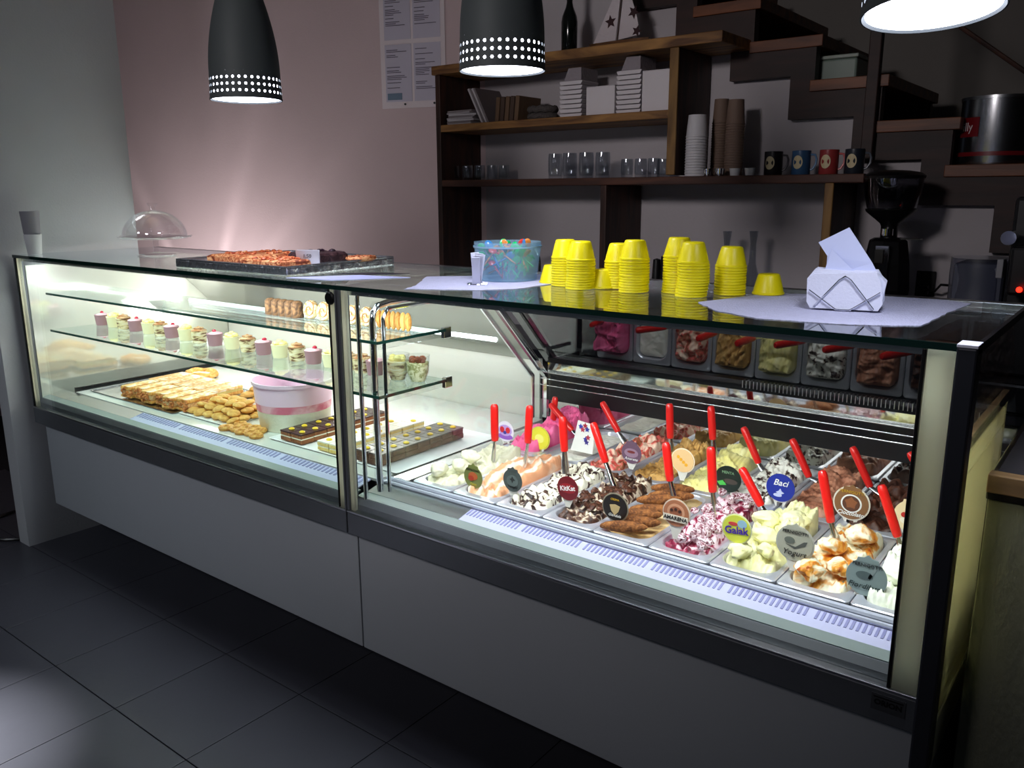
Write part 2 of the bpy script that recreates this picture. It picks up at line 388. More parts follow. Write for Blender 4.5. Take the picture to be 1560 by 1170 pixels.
# added helper light hidden behind the counter: its slots throw the fan of beams
S_ = wallpt(315, 496); ul = thing('slotted_light_helper', 'added slotted helper light hidden behind the glass counter on the rose wall', 'lamp', S_, ang)
def sector(a0, a1, r0=.060, r1=.065, y0=-.21, y1=-.002):
    m_ = max(2, int((a1-a0)/6)+1); o_ = [(r1*sin(R(a0+(a1-a0)*i/m_)), r1*cos(R(a0+(a1-a0)*i/m_))) for i in range(m_+1)]; i_ = [(r0*sin(R(a0+(a1-a0)*i/m_)), r0*cos(R(a0+(a1-a0)*i/m_))) for i in range(m_, -1, -1)]
    return B().prism(o_+i_, 'y', y0, y1).build('shield', M_black, ul)
for a0, a1 in ((-180,-30),(-25,18),(24,44),(47.5,180)): sector(a0, a1)
B().box(-.065,.065,-.215,-.21,-.065,.065).build('front_plate', M_black, ul)
pl_ = bpy.data.lights.new('light_helper_source', 'POINT'); pl_.energy = 28; pl_.color = (1,.93,.94); pl_.shadow_soft_size = .004
po = bpy.data.objects.new('light_helper_source', pl_); COL.objects.link(po); po.parent = ul; po.location = (0,-.12,0)
pq = thing('notice_sheet', 'white notice sheet with printed pages pinned on the rose wall', 'notice')
a = wallpt(583,168); b_ = wallpt(680,160)
zb = (a.z+b_.z)/2; w_ = (Vector((b_.x,b_.y,0))-Vector((a.x,a.y,0))).length
pq.location = ((a.x+b_.x)/2, (a.y+b_.y)/2, zb); pq.rotation_euler = (0,0,ang)
B().box(-w_/2, w_/2, -.001, .001, 0, .98).build('backing_sheet', mat('poster_paper', (226,214,218), .8), pq)
Mpg = mat('page_paper', (196,190,206), .8); Mink = mat('page_ink', (92,84,98), .8)
pg = B(); ik = B(); random.seed(3)
for r_ in range(3):
    for c_ in range(2):
        x0 = -w_/2+.028+c_*(w_-.04)/2; z0 = .035+r_*.325; pw, ph = (w_-.07)/2, .30
        B().box(x0, x0+pw, -.003, -.001, z0, z0+ph).build('page', Mpg, pq)
        if r_ == 0 and c_ == 0: B().box(x0+.01, x0+.10, -.0045, -.003, z0+.01, z0+.045).build('photo', mat('page_photo', (110,130,150), .7), pq)
        zz = z0+ph-.03
        while zz > z0+.06:
            l = random.uniform(.35, .92)*(pw-.02)
            if random.random() < .8: ik.box(x0+.01, x0+.01+l, -.0038, -.003, zz, zz+.0035)
            zz -= random.choice([.009, .009, .018])
tag(ik.build('print', Mink, pq), kind='stuff')
for px_ in (-.05, .13): B().lathe([(0,0),(.006,0),(.006,.004),(0,.006)], 8).build('pin', M_black, pq, loc=(px_, -.006, .02), rot=(R(90),0,0))

# ------------------------------------------------------------------ display cases
H = 1.38; ZB, ZT = .606, .684; TGT = .012
def case(name, label, x0, x1, ext_left, ext_right):
    t = thing(name, label, 'display case', (x0, 0, 0)); L = x1-x0
    B().box(.003, L-.003, .03, .06, .194, ZB-.004).build('base_panel', M_panel, t, bevel=.002)
    B().box(.03, L-.03, .34, 1.04, 0, .194).build('plinth', M_black, t)
    B().box(.01, L-.01, .06, 1.08, .194, .60).build('body', M_black, t)
    B().box(.002, L-.002, -.012, .06, ZB, ZT-.006).build('front_trim', M_trim, t, bevel=.003)
    B().box(.002, L-.002, -.013, .012, ZT-.006, ZT).build('glass_channel', M_steel, t, bevel=.001)
    # front glass
    B().box(.034, L-.034, -.002, .004, ZT, H-TGT).build('front_glass', M_front, t)
    # inner lip and air grille
    B().prism([(.014,.60),(.034,.60),(.034,.708),(.058,.722),(.050,.724),(.024,.718),(.014,.70)], 'x', .01, L-.01).build('inner_lip', M_trim, t)
    B().prism([(.026,.717),(.060,.723),(.060,.727),(.026,.721)], 'x', .01, L-.01).build('ledge', mat('grey_green_ledge', (150,162,160), .35, .3), t)
    return t, L
pc, PL = case('pastry_display_case', 'left half of the glass counter, lit case holding pastries', -2.16, 0, 1, 0)
gc, GL = case('gelato_display_case', 'right half of the glass counter, lit case holding gelato pans', 0, 1.66, 0, 1)
for t, L, x0 in ((pc, PL, -2.16), (gc, GL, 0)):
    # top glass with a dark green edge
    a0 = -.01 if t is pc else .001; a1 = L-.001 if t is pc else L+.004
    B().box(a0+.001, a1-.001, -.006, .655, H-TGT, H-.0005).build('top_glass', M_top, t)
    e = B().box(a0, a1, -.010, -.0061, H-TGT-.001, H); e.build('glass_edge', M_edge, t)
    B().box(a0, a1, .655, .69, H-.016, H).build('rear_ledge', M_steel, t, bevel=.002)
    B().prism([(.010,H-TGT-.001),(.010,H-TGT-.016),(.016,H-TGT-.016),(.016,H-TGT-.006),(.052,H-TGT-.006),(.052,H-TGT-.001)], 'x', .03, L-.03).build('top_rail', M_steelb, t)
    B().box(.05, L-.05, .022, .048, H-TGT-.0105, H-TGT-.006).build('led_strip', M_led, t)
# corner and middle posts (pale steel faces with dark gaskets)
def translucent(name, rgb, k=.5):
    mt = bpy.data.materials.new(name); mt.use_nodes = True; nt = mt.node_tree; b = nt.nodes['Principled BSDF']; c = lin(rgb)
    o = nt.nodes['Material Output']; tr = nt.nodes.new('ShaderNodeBsdfTranslucent'); mx = nt.nodes.new('ShaderNodeMixShader'); mx.inputs[0].default_value = k
    tc = nt.nodes.new('ShaderNodeTexCoord'); n = nt.nodes.new('ShaderNodeTexNoise'); n.inputs['Scale'].default_value = 6
    r = nt.nodes.new('ShaderNodeValToRGB'); r.color_ramp.elements[0].color = (*[v*.94 for v in c], 1); r.color_ramp.elements[1].color = (*c, 1)
    L_ = nt.links.new; L_(tc.outputs['Object'], n.inputs['Vector']); L_(n.outputs['Fac'], r.inputs['Fac']); L_(r.outputs['Color'], b.inputs['Base Color']); L_(r.outputs['Color'], tr.inputs['Color'])
    b.inputs['Roughness'].default_value = .3
    L_(b.outputs[0], mx.inputs[1]); L_(tr.outputs[0], mx.inputs[2]); L_(mx.outputs[0], o.inputs['Surface']); return mt
M_post = translucent('frosted_post', (238,238,222), .8); M_cream = translucent('translucent_cream_board', (250,244,200), .88)
def post(t, x, w, nm='post', m_=None, z0=ZT, y0=-.010, y1=.022, z1=H-TGT-.001):
    B().box(x, x+w, y0, y1, z0, z1).build(nm, m_ or M_post, t, bevel=.002)
post(pc, -.004, .010, m_=M_trim, z0=ZB, y1=.03); post(pc, .007, .004, nm='gasket', m_=M_black, y1=.008); post(pc, .012, .020, y1=.010, y0=-.004); post(pc, PL-.038, .004, nm='gasket', m_=M_black, y1=.008); post(pc, PL-.033, .022, y1=.010, y0=-.006); post(pc, PL-.010, .008, m_=M_trim, y1=.03)
post(gc, .001, .012, m_=M_trim, y1=.03); post(gc, .014, .016, y1=.010, y0=-.004); post(gc, GL-.078, .007, nm='gasket', m_=M_black, y1=.012); post(gc, GL-.070, .046, y1=.010, y0=-.006)
B().tube([(PL+.047,.03,ZT+.03),(PL+.047,.03,H-.03)], .007, 10).build('inner_post', M_chrome, pc, smooth=True)
B().box(GL-.022, GL+.012, -.018, .03, ZB-.075, H-.004).build('corner_post', mat('corner_post_paint', (62,64,72), .35, .5), gc, bevel=.004)
B().box(GL-.022, GL+.012, -.019, .03, H-.004, H+.002).build('post_cap', mat('cap_lamp_reflection', (236,238,252), .35), gc, bevel=.001)  # pale colour stands in for the pendant's reflection on the cap
# side of the gelato case towards the right
B().box(GL, GL+.008, .03, 1.05, .62, H-.02).build('side_glass', M_clear, gc)
B().box(GL-.012, GL-.002, .05, .60, .62, 1.16).build('side_board', M_cream, gc, bevel=.002)
B().box(GL-.014, GL-.001, .05, .60, 1.16, 1.185).build('board_edge', wood('board_edge_wood', (110,80,50), (160,124,80)), gc)
B().box(GL-.010, GL+.010, .03, 1.08, .565, .62).build('side_rail', mat('pale_side_rail', (226,224,204), .5, .0), gc, bevel=.003)
B().box(GL-.010, GL+.006, .04, 1.08, .50, .560).build('side_skirt', mat('pale_side_rail2', (232,228,206), .5), gc, bevel=.003)
B().box(GL-.012, GL+.004, -.0, 1.08, .194, .50).build('side_panel', M_panel, gc, bevel=.003)
# top edge frame on the right
B().box(GL+.004, GL+.012, -.01, .69, H-.016, H+.001).build('top_side_trim', M_dkgrey, gc)
# left end wall of the pastry case
B().box(.006, .014, .03, 1.06, .62, 1.33).build('side_liner', mat('left_end_liner', (224,226,214), .06, .45), pc)
# slanted rear and back
def rear(t, L, mr, bk):
    q = Vector((0, .655, 1.363)); w = Vector((0, 1.03, .985))
    B().prism([(.655,1.363),(1.03,.985),(1.036,.991),(.663,1.367)], 'x', .02, L-.02).build('slanted_rear_glass', mr, t)
    B().box(.02, L-.02, 1.04, 1.06, .60, .99).build('rear_panel', bk, t)
rear(pc, PL, mat('rear_milky_glass', (168,168,160), .10, .55, var=.03), M_white)
rear(gc, GL, M_mirror, M_mirror2)
# black sliding-track rails at the back of the gelato case
def rail(t, x0, x1, y, z0, z1, m_, nm='rear_rail', d=.018):
    B().box(x0, x1, y-d, y, z0, z1).build(nm, m_, t, bevel=.001)
rail(gc, .0, GL-.02, 1.037, .835, .892, M_black)
rail(gc, .0, GL-.02, 1.037, .896, .918, M_dkgrey); rail(gc, .0, GL-.02, 1.037, .922, .944, M_dkgrey)
for z_ in (.893, .919, .945): rail(gc, .0, GL-.02, 1.040, z_, z_+.003, M_steelb, 'rail_line', .024)
gr = B()
for i in range(60):
    x = .85+i*.0125
    if x < GL-.06: gr.box(x, x+.002, .985, .988, 1.005, 1.035)
tag(gr.build('vent_fin', M_steel, gc), kind='stuff')
# air grille: the fins of the front outlet, in modules of 14
def grille(t, L, x0, x1, m0):
    B().prism([(.060,.723),(.122,.737),(.122,.741),(.060,.727)], 'x', x0, x1).build('air_grille', M_grille, t)
    i = 0; x = x0+.004; gfin = B().box(0, .0045, .082, .121, .7445, .7475); first = None
    pt = .0125 if t is gc else .020; sl = pt*.47; fb = B(); ya, yb = .088, .118; gz = lambda y_: .727+(y_-.060)*.2258+.0002
    while x < x1-.01:
        if i % 16 != 15: fb.add([(x,ya,gz(ya)),(x+sl,ya,gz(ya)),(x+sl,yb,gz(yb)),(x,yb,gz(yb)),(x,ya,gz(ya)+.0012),(x+sl,ya,gz(ya)+.0012),(x+sl,yb,gz(yb)+.0012),(x,yb,gz(yb)+.0012)], [(4,5,6,7),(0,1,5,4),(1,2,6,5),(2,3,7,6),(3,0,4,7)])
        x += pt; i += 1
    tag(fb.build('grille_slot', M_slot, t), kind='stuff')
grille(pc, PL, .74, PL-.03, 0); grille(gc, GL, .40, GL-.03, 0)
B().prism([(.060,.723),(.122,.737),(.122,.742),(.060,.728)], 'x', .02, .40).build('blank_plate', M_steel, gc)
M_rail = mat('satin_rail', (196,200,216), .35, .35)
B().prism([(.060,.723),(.122,.737),(.122,.742),(.060,.728)], 'x', .02, .74).build('blank_plate', M_steelb, pc)
# pan support rail and deck
B().tube([(.03,.140,.752),(GL-.03,.140,.752)], .0085, 8).build('front_rail', M_rail, gc, smooth=True)
B().tube([(.03,.124,.747),(GL-.03,.124,.747)], .006, 8).build('front_rail', M_rail, gc, smooth=True)
B().box(.02, GL-.02, .12, 1.04, .60, .62).build('well_floor', M_steel, gc)
B().box(.035, .10, .16, 1.03, .60, .752).build('well_side', M_steelb, gc, bevel=.002)
B().box(.14, PL+.0, .126, 1.035, .735, .745).build('deck', mat('white_deck', (232,232,228), .25, .2), pc, bevel=.001)
B().box(.014, .14, .126, 1.035, .700, .712).build('deck_gutter', M_black, pc)
B().box(.128, .142, .126, 1.035, .735, .765).build('deck_edge', M_dkgrey, pc, bevel=.001)
# tube lamp in the pastry case
B().tube([(.05,.80,1.10),(PL-.05,.80,1.10)], .009, 8).build('tube_lamp', M_led, pc, smooth=True)
# glass shelves with edges and brackets; they run past the middle post to x=.125
def gshelf(z, nm):
    t = B().box(.19, PL+.125, .03, .325, z-.008, z).build('glass_shelf', M_shelf, pc)
    B().box(.19, PL+.125, .0265, .0299, z-.0085, z+.0005).build('shelf_edge', M_edge2, t)
    B().box(PL+.1252, PL+.128, .0265, .325, z-.0085, z+.0005).build('shelf_edge', M_edge, t)
gshelf(1.22, 'upper'); gshelf(1.056, 'lower')
for z in (1.22, 1.056):
    B().box(PL+.10, PL+.106, .05, .37, z-.030, z-.012).build('shelf_bracket', M_clear, pc)
    B().box(PL+.095, PL+.11, .335, .37, z-.035, z+.0).build('bracket_clip', M_chrome, pc, bevel=.002)
# middle divider: clear pane in a chrome frame with sloped rear bar
dv = B()
B().prism([(.07,.755),(.07,1.30),(.09,1.325),(.60,1.325),(1.01,.94),(1.02,.755)], 'x', .045, .050).build('divider_pane', M_clear, gc)
B().tube([(.085,.055,.745),(.085,.052,1.0),(.085,.05,1.27),(.085,.055,1.30),(.085,.075,1.318),(.085,.12,1.325),(.085,.33,1.325)], .010, 10).build('divider_tube', M_chrome, gc, smooth=True)
B().tube([(.110,.07,.745),(.112,.068,1.285),(.112,.09,1.310),(.112,.33,1.312)], .006, 8).build('divider_tube', M_chrome, gc, smooth=True)
B().prism([(.60,1.345),(.625,1.345),(1.035,.935),(1.035,.76),(1.018,.76),(1.018,.925)], 'x', .010, .030).build('slanted_bar', M_chrome, gc)
B().prism([(.56,1.345),(.585,1.345),(.995,.935),(.995,.76),(.980,.76),(.980,.925)], 'x', -.02, -.012).build('slanted_bar', M_steelb, gc)
B().lathe([(.016,0),(.02,.004),(.02,.02),(.016,.024),(0,.024)], 16).build('pivot_knob', M_black, pc, loc=(PL-.03, .01, 1.34), rot=(R(90),0,0))
# ORION maker plate
p = at(1353, 1074, 'y', -.0125)
B().box(-.032, .032, -.0005, .0005, -.018, .018).build('maker_plate', mat('plate_grey', (66,68,72), .4), gc, loc=(p.x, -.0135, p.z))
text('ORION', .016, M_black, gc, loc=(p.x, -.0145, p.z), bold=.0006)
B().box(p.x-.028, p.x+.028, -.0148, -.0140, p.z+.010, p.z+.013).build('plate_bar', M_black, gc)
tag(fl, kind='structure')

# ------------------------------------------------------------------ gelato pans
PX0, PW = .110, .168
M_pshadow = M_pan
def rrect(x0, x1, y0, y1, r, z, n=4):
    out = []
    for cx_, cy_, a0 in ((x1-r,y1-r,0),(x0+r,y1-r,90),(x0+r,y0+r,180),(x1-r,y0+r,270)):
        for i in range(n+1): a_ = R(a0+90*i/n); out.append((cx_+r*cos(a_), cy_+r*sin(a_), z))
    return out
def loops(b, ls, mi=0, capend=True):
    n = len(ls[0]); vs = [v for l in ls for v in l]
    fs = [(k*n+i, k*n+(i+1)%n, (k+1)*n+(i+1)%n, (k+1)*n+i) for k in range(len(ls)-1) for i in range(n)]
    if capend: fs.append(tuple((len(ls)-1)*n+i for i in range(n)))
    return b.add(vs, fs, mi)
pw, pd = PW-.003, .432
pan0 = loops(B(), [rrect(.0,pw,0,pd,.012,-.006,7), rrect(.0,pw,0,pd,.012,.0,7), rrect(.003,pw-.003,.003,pd-.003,.012,.003,7), rrect(.013,pw-.013,.022,pd-.018,.042,.0035,7), rrect(.0155,pw-.0155,.0255,pd-.021,.042,.0,7), rrect(.018,pw-.018,.029,pd-.024,.042,-.04,7), rrect(.022,pw-.022,.034,pd-.028,.042,-.115,7)]).mesh('gelato_pan', M_pan, True)
def fbm(x, y, z, o=3):
    s_ = 0; a_ = 1
    for i in range(o): s_ += a_*noise.noise(Vector((x,y,z))); x *= 2.1; y *= 2.1; a_ *= .5
    return s_
def gel(name, x, y, style, mt, seed, hgt=.05, lvl=-.012):
    NX, NY = 46, 110; x0, x1, y0, y1 = .0192, pw-.0192, .0305, pd-.0255; vs = []; fs = []
    for j in range(NY+1):
        for i in range(NX+1):
            uu = i/NX*2-1; vv = j/NY*2-1
            r_ = 1-max(abs(uu)**6, abs(vv)**10)
            # corner rounding
            X = (x0+x1)/2+uu*(x1-x0)/2; Y = (y0+y1)/2+vv*(y1-y0)/2
            cxr = max(0, abs(uu)-.38)/.62; cyr = max(0, abs(vv)-.79)/.21
            if cxr > 0 and cyr > 0:
                l_ = math.hypot(cxr, cyr)
                if l_ > 1: X = (x0+x1)/2+math.copysign(.38+.62*cxr/l_, uu)*(x1-x0)/2; Y = (y0+y1)/2+math.copysign(.79+.21*cyr/l_, vv)*(y1-y0)/2
            s_ = seed*7.3
            if style == 'ridge':
                ph = Y*55+2.2*noise.noise(Vector((X*9, Y*7, s_)))*2+sin(X*30)*1.2
                h = .55+.30*abs(sin(ph*.5))**.7+.35*noise.noise(Vector((X*14, Y*10, s_)))
            elif style == 'lump':
                w_ = noise.noise(Vector((X*26, Y*24, s_))); h = .5+.75*abs(w_)+.3*noise.noise(Vector((X*60, Y*60, s_)))
            elif style == 'swirl':
                a_ = noise.noise(Vector((X*10, Y*8, s_)))*6; h = .5+.28*abs(sin(a_+X*35+Y*12))+.5*noise.noise(Vector((X*8, Y*7, s_+4)))
            elif style == 'flat':
                h = .25+.25*fbm(X*18, Y*14, s_)
            else:
                h = .5+.55*fbm(X*14, Y*11, s_)
            rg = (1-abs(noise.noise(Vector((X*30+3*noise.noise(Vector((X*12,Y*12,s_))), Y*34, s_+9)))))**4
            h += (.20 if style in ('plain','swirl','ridge') else .08)*rg + .07*abs(sin(X*260+5*noise.noise(Vector((X*14,Y*10,s_)))))*(style in ('plain','swirl','ridge'))
            h += .28*vv*(1 if style != 'flat' else .2)
            Z = lvl+max(0, h)*hgt*min(1, r_*1.6)
            vs.append((X, Y, Z-(.012 if r_ < .02 else 0)))
    for j in range(NY):
        for i in range(NX): a_ = j*(NX+1)+i; fs.append((a_, a_+1, a_+NX+2, a_+NX+1))
    o = B().add(vs, fs).build('gelato', mt, None, smooth=False, loc=(x, y, .752))
    for p_ in o.data.polygons: p_.use_smooth = True
    return o
C = {}
def g(nm, cols, **k): C[nm] = multi('gelato_'+nm, cols, **k)
sw = dict(rough=.42, bump=.25, bscale=70, spec=.35)
g('cream', [(.3,(236,232,196)),(.7,(250,248,226))], scale=14, **sw)
g('peach', [(.3,(240,172,128)),(.6,(246,212,184)),(.85,(250,234,216))], scale=7, kind='wave', dist=1.2, **sw)
g('choc_ripple', [(.38,(40,22,20)),(.44,(90,60,50)),(.48,(236,230,208)),(.8,(246,242,224))], scale=15, dist=3.0, **sw)
g('rocky', [(.38,(44,24,18)),(.50,(96,60,44)),(.58,(232,214,188)),(.8,(240,226,204))], scale=20, dist=2, **sw)
g('tiramisu', [(.35,(206,160,96)),(.6,(236,204,148)),(.8,(244,220,170))], scale=14, **sw)
g('berry', [(.36,(96,16,40)),(.46,(158,34,72)),(.53,(240,206,216)),(.75,(250,240,242))], scale=26, dist=1.6, **sw)
g('vanilla', [(.3,(236,232,160)),(.6,(248,246,200)),(.85,(252,250,226))], scale=9, **sw)
g('caramel', [(.35,(176,70,14)),(.43,(232,160,60)),(.50,(250,244,214)),(.8,(252,248,230))], scale=9, dist=2.2, **sw)
g('milk', [(.3,(236,240,214)),(.7,(252,253,240))], scale=10, **sw)
g('pink', [(.3,(230,70,130)),(.6,(250,120,170)),(.85,(252,170,200))], scale=10, **sw)
g('yogurt', [(.3,(240,236,218)),(.7,(252,250,240))], scale=12, **sw)
g('nut_peach', [(.38,(150,88,60)),(.46,(226,90,84)),(.54,(244,206,180)),(.8,(250,228,206))], scale=24, dist=1.2, **sw)
g('toffee', [(.36,(150,104,52)),(.5,(214,164,92)),(.8,(238,200,132))], scale=14, dist=1.8, **sw)
g('lemon', [(.3,(240,228,130)),(.6,(250,242,176)),(.85,(252,248,206))], scale=9, **sw)
g('chip', [(.37,(44,28,26)),(.43,(110,90,80)),(.47,(238,236,222)),(.8,(248,246,236))], scale=44, dist=.4, **sw)
g('milk_choc', [(.35,(122,70,50)),(.55,(196,134,104)),(.8,(222,170,142))], scale=14, dist=1.6, **sw)
g('dark_choc', [(.35,(52,28,20)),(.6,(92,54,38)),(.8,(120,76,54))], scale=16, dist=1.6, **sw)
g('darkest', [(.35,(36,18,14)),(.6,(58,32,24)),(.8,(84,52,40))], scale=16, dist=1.6, **sw)
rows = [
 # name, style, pan words, gelato words
 [('cream','swirl','pale cream'),('peach','swirl','peach orange'),('choc_ripple','lump','white with dark chocolate ripples'),
  ('rocky','lump','cream topped with chocolate chunks'),('tiramisu','flat','tan with brown cocoa fingers'),('berry','lump','white with dark berry streaks'),
  ('vanilla','plain','pale yellow smooth'),('caramel','plain','white with orange caramel drizzle'),('milk','ridge','bright milk white')],
 [('pink','ridge','hot pink strawberry'),('yogurt','flat','flat white yogurt'),('nut_peach','lump','nutty peach with red streaks'),
  ('toffee','swirl','golden toffee'),('lemon','ridge','lemon yellow'),('chip','plain','white with chocolate chips'),
  ('milk_choc','swirl','milk chocolate'),('dark_choc','lump','dark brown chocolate'),('darkest','plain','near-black chocolate')]]
ROWY = (.165, .600)
for r_ in range(2):
    for i, (nm, sty, words) in enumerate(rows[r_]):
        x = PX0+i*PW+.0015; y = ROWY[r_]+.001
        o = bpy.data.objects.new('gelato_pan', pan0); COL.objects.link(o); o.location = (x, y, .752)
        rw = 'front' if r_ == 0 else 'rear'
        tag(o, f'steel pan in the {rw} row holding {words} gelato', 'gelato pan', 'steel gelato pans in the right case')
        hg = {'flat': .026, 'ridge': .05, 'lump': .046, 'swirl': .044, 'plain': .05}[sty]
        lv = -.016
        if i in (6, 8) and r_ == 0: hg = .068
        if r_ == 1 and i == 0: hg = .075
        q = gel(nm, x, y, sty, C[nm], i+1+10*r_, hg, lv)
        tag(q, f'{words} gelato filling a pan of the {rw} row', 'gelato', kind='stuff')
# toppings
def px(i, u_): return PX0+i*PW+.0015+u_*pw
random.seed(11)
M_chunk = multi('chocolate_chunk', [(.4,(46,22,14)),(.6,(104,62,44)),(.8,(140,90,66))], scale=60, rough=.4, bump=.3)
for k in range(26):
    x = px(3, random.uniform(.18,.82)); y = random.uniform(.25,.52)
    o = B().ball((0,0,0), random.uniform(.012,.02), random.uniform(.010,.016), .006, 7, 4, jit=.25).build('chocolate_chunk', M_chunk, loc=(x, y, .772+.02*(y-.2)/.35), rot=(random.uniform(-.5,.5), random.uniform(-.5,.5), random.uniform(0,3)))
    tag(o, 'irregular brown chocolate chunk scattered on the cream gelato of the fourth front pan', 'chocolate', 'chocolate chunks on the fourth front pan')
M_finger = multi('cocoa_finger', [(.35,(92,50,22)),(.6,(150,92,44)),(.8,(186,128,70))], scale=60, rough=.8, bump=.6, bscale=200)
for k in range(7):
    x = px(4, .5)+(.010 if k % 2 else -.008); y = .205+k*.042+(.03 if k > 3 else 0)
    o = B().ball((0,0,0), .066, .0165, .016, 12, 8, jit=.03).build('cocoa_finger', M_finger, smooth=True, loc=(x, y, .772+k*.004), rot=(0, R(-4), R(22+random.uniform(-6,6))))
    tag(o, 'cocoa-dusted sponge finger lying across the tan gelato in the front row', 'biscuit', 'sponge fingers on the tan gelato')
M_bite = multi('berry_bite', [(.4,(120,22,50)),(.52,(246,226,232)),(.8,(252,244,246))], scale=90, rough=.4, bump=.3)
for k in range(34):
    x = px(5, random.uniform(.16,.84)); y = random.uniform(.20,.53)
    o = B().ball((0,0,0), random.uniform(.010,.018), random.uniform(.010,.016), random.uniform(.008,.013), 7, 5, jit=.2).build('berry_lump', M_bite, smooth=True, loc=(x, y, .775+.035*(y-.2)/.35), rot=(0,0,random.uniform(0,3)))
    tag(o, 'berry-streaked white lump heaped on the berry gelato of the front row', 'gelato', 'lumps on the berry gelato')
M_lobe = C['milk']
for (i, pts_, mt_, nm_) in ((8, [(.66,.25,.03),(.45,.30,.045),(.75,.33,.03),(.35,.40,.04),(.6,.46,.045)], C['milk'], 'milk white'),
                            (6, [(.35,.22,.038),(.68,.25,.03),(.5,.33,.04),(.3,.42,.038),(.7,.45,.042)], C['vanilla'], 'pale yellow'),
                            (7, [(.36,.22,.042),(.68,.26,.032),(.42,.36,.036),(.65,.45,.04)], C['caramel'], 'caramel streaked'),
                            (0, [(.34,.23,.034),(.6,.29,.034),(.45,.37,.034)], C['cream'], 'pale cream')):
    for (u_, y, s_) in pts_:
        b = B().ball((0,0,0), s_, s_*.8, s_*.55, 40, 24)
        for q in range(len(b.v)):
            v = Vector(b.v[q]); k_ = 1+.42*noise.noise(v*34+Vector((i, y*9, 0)))-.22*abs(noise.noise(v*70+Vector((y*7, i, 0))))-.05*abs(sin(v.x*420+v.y*120+9*noise.noise(v*30))); b.v[q] = tuple(v*k_)
        o = b.build('gelato_scoop', mt_, smooth=True, loc=(px(i,u_), y, .785+.02*(y-.2)/.3), rot=(0, 0, y*9))
        tag(o, f'rounded {nm_} scoop heaped on the gelato of the same colour in the front row', 'gelato', f'{nm_} scoops in the front row')

# ------------------------------------------------------------------ red-handled spatulas
def spatula(a, b, lo, label):
    A = Vector(a); Bv = Vector(b); Lo = Vector(lo)      # handle top, handle bottom, blade tip
    t = thing('gelato_spatula', label, 'spatula', Lo, 0, 'red-handled spatulas standing in the gelato')
    ax = (A-Bv); L = ax.length; q = ax.to_track_quat('Z', 'Y'); M_ = Matrix.Translation(Bv-Lo) @ q.to_matrix().to_4x4()
    r = .0132
    pf = [(0,-.001),(.006,-.001),(r*.8,.001),(r*.92,.006),(r,.03),(r,L-.02),(r*.95,L-.009),(r*.7,L-.002),(0,L)]
    B().lathe(pf, 14, sy=.85).xf(M_).build('handle', M_red, t, smooth=True)
    d2 = Bv-Lo; L2 = d2.length; q2 = d2.to_track_quat('Z', 'Y').to_matrix().to_4x4()
    s = B().lathe([(0,0),(.013,.001),(.0125,L2*.35),(.0098,L2*.7),(.0085,L2)], 12, sy=.55).xf(q2)
    s.build('shaft', M_steelb, t, smooth=True)
    return t
Y1, Y2 = .43, .87
SP = [((753,615),(754,672),(751,702),Y1,'pale cream'),((807,617),(804,675),(799,712),Y1,'peach'),((857,634),(860,688),(862,722),Y1,'chocolate ripple'),
      ((903,643),(923,705),(938,752),Y1,'chocolate chunk'),((1014,673),(1021,733),(1030,772),Y1,'cocoa finger'),((1083,680),(1086,750),(1091,785),Y1,'berry'),
      ((1129,712),(1160,771),(1182,812),Y1,'pale yellow'),((1252,716),(1266,796),(1276,838),Y1,'caramel'),((1342,738),(1368,818),(1380,858),Y1,'milk white'),
      ((846,604),(842,648),(840,668),Y2,'pink, standing upright'),((838,615),(872,656),(884,672),Y2-.04,'white yogurt, leaning left'),((917,612),(942,658),(953,676),Y2,'nutty peach'),((1020,614),(1021,668),(1023,690),Y2,'toffee'),
      ((1083,618),(1086,670),(1088,694),Y2,'lemon'),((1132,650),(1156,706),(1163,728),Y2,'chocolate chip'),((1206,668),(1233,727),(1246,748),Y2,'milk chocolate'),
      ((1298,680),(1326,742),(1340,776),Y2,'dark chocolate'),((1385,688),(1417,742),(1432,768),Y2,'near-black chocolate')]
for a, b, lo, y, w in SP:
    A, Bq, Lq = at(*a,'y',y+.01), at(*b,'y',y), at(*lo,'y',y-.005)
    if Lq.z < .775: Lq.z = .775
    spatula(A, Bq, Lq, f'red-handled steel spatula stuck in the {w} gelato')

# ------------------------------------------------------------------ flavour tags
def mm_(n, rgb, r=.5): return mat('tag_'+n, rgb, r)
INK = mm_('ink', (30,28,28)); WH = mm_('white', (240,240,236)); GOLD = mm_('gold', (206,160,40)); 
M_stem = mat('tag_stem_plastic', (214,210,200), .3)
def disc(rx, rz, y, mt, parent, nm, n=28, cx=0, cz=0, scal=0, thick=.0008):
    pts = [(cx+rx*cos(2*pi*i/n)*(1+(scal if i % 2 else 0)), cz+rz*sin(2*pi*i/n)*(1+(scal if i % 2 else 0))) for i in range(n)]
    return B().prism(pts, 'y', y-thick, y).build(nm, mt, parent)
def star(r, y, mt, parent, nm, cx=0, cz=0, n=5, k=.45, rot=90):
    pts = [(cx+(r if i % 2 == 0 else r*k)*cos(R(rot+i*180/n)), cz+(r if i % 2 == 0 else r*k)*sin(R(rot+i*180/n))) for i in range(2*n)]
    return B().prism(pts, 'y', y-.0008, y).build(nm, mt, parent)
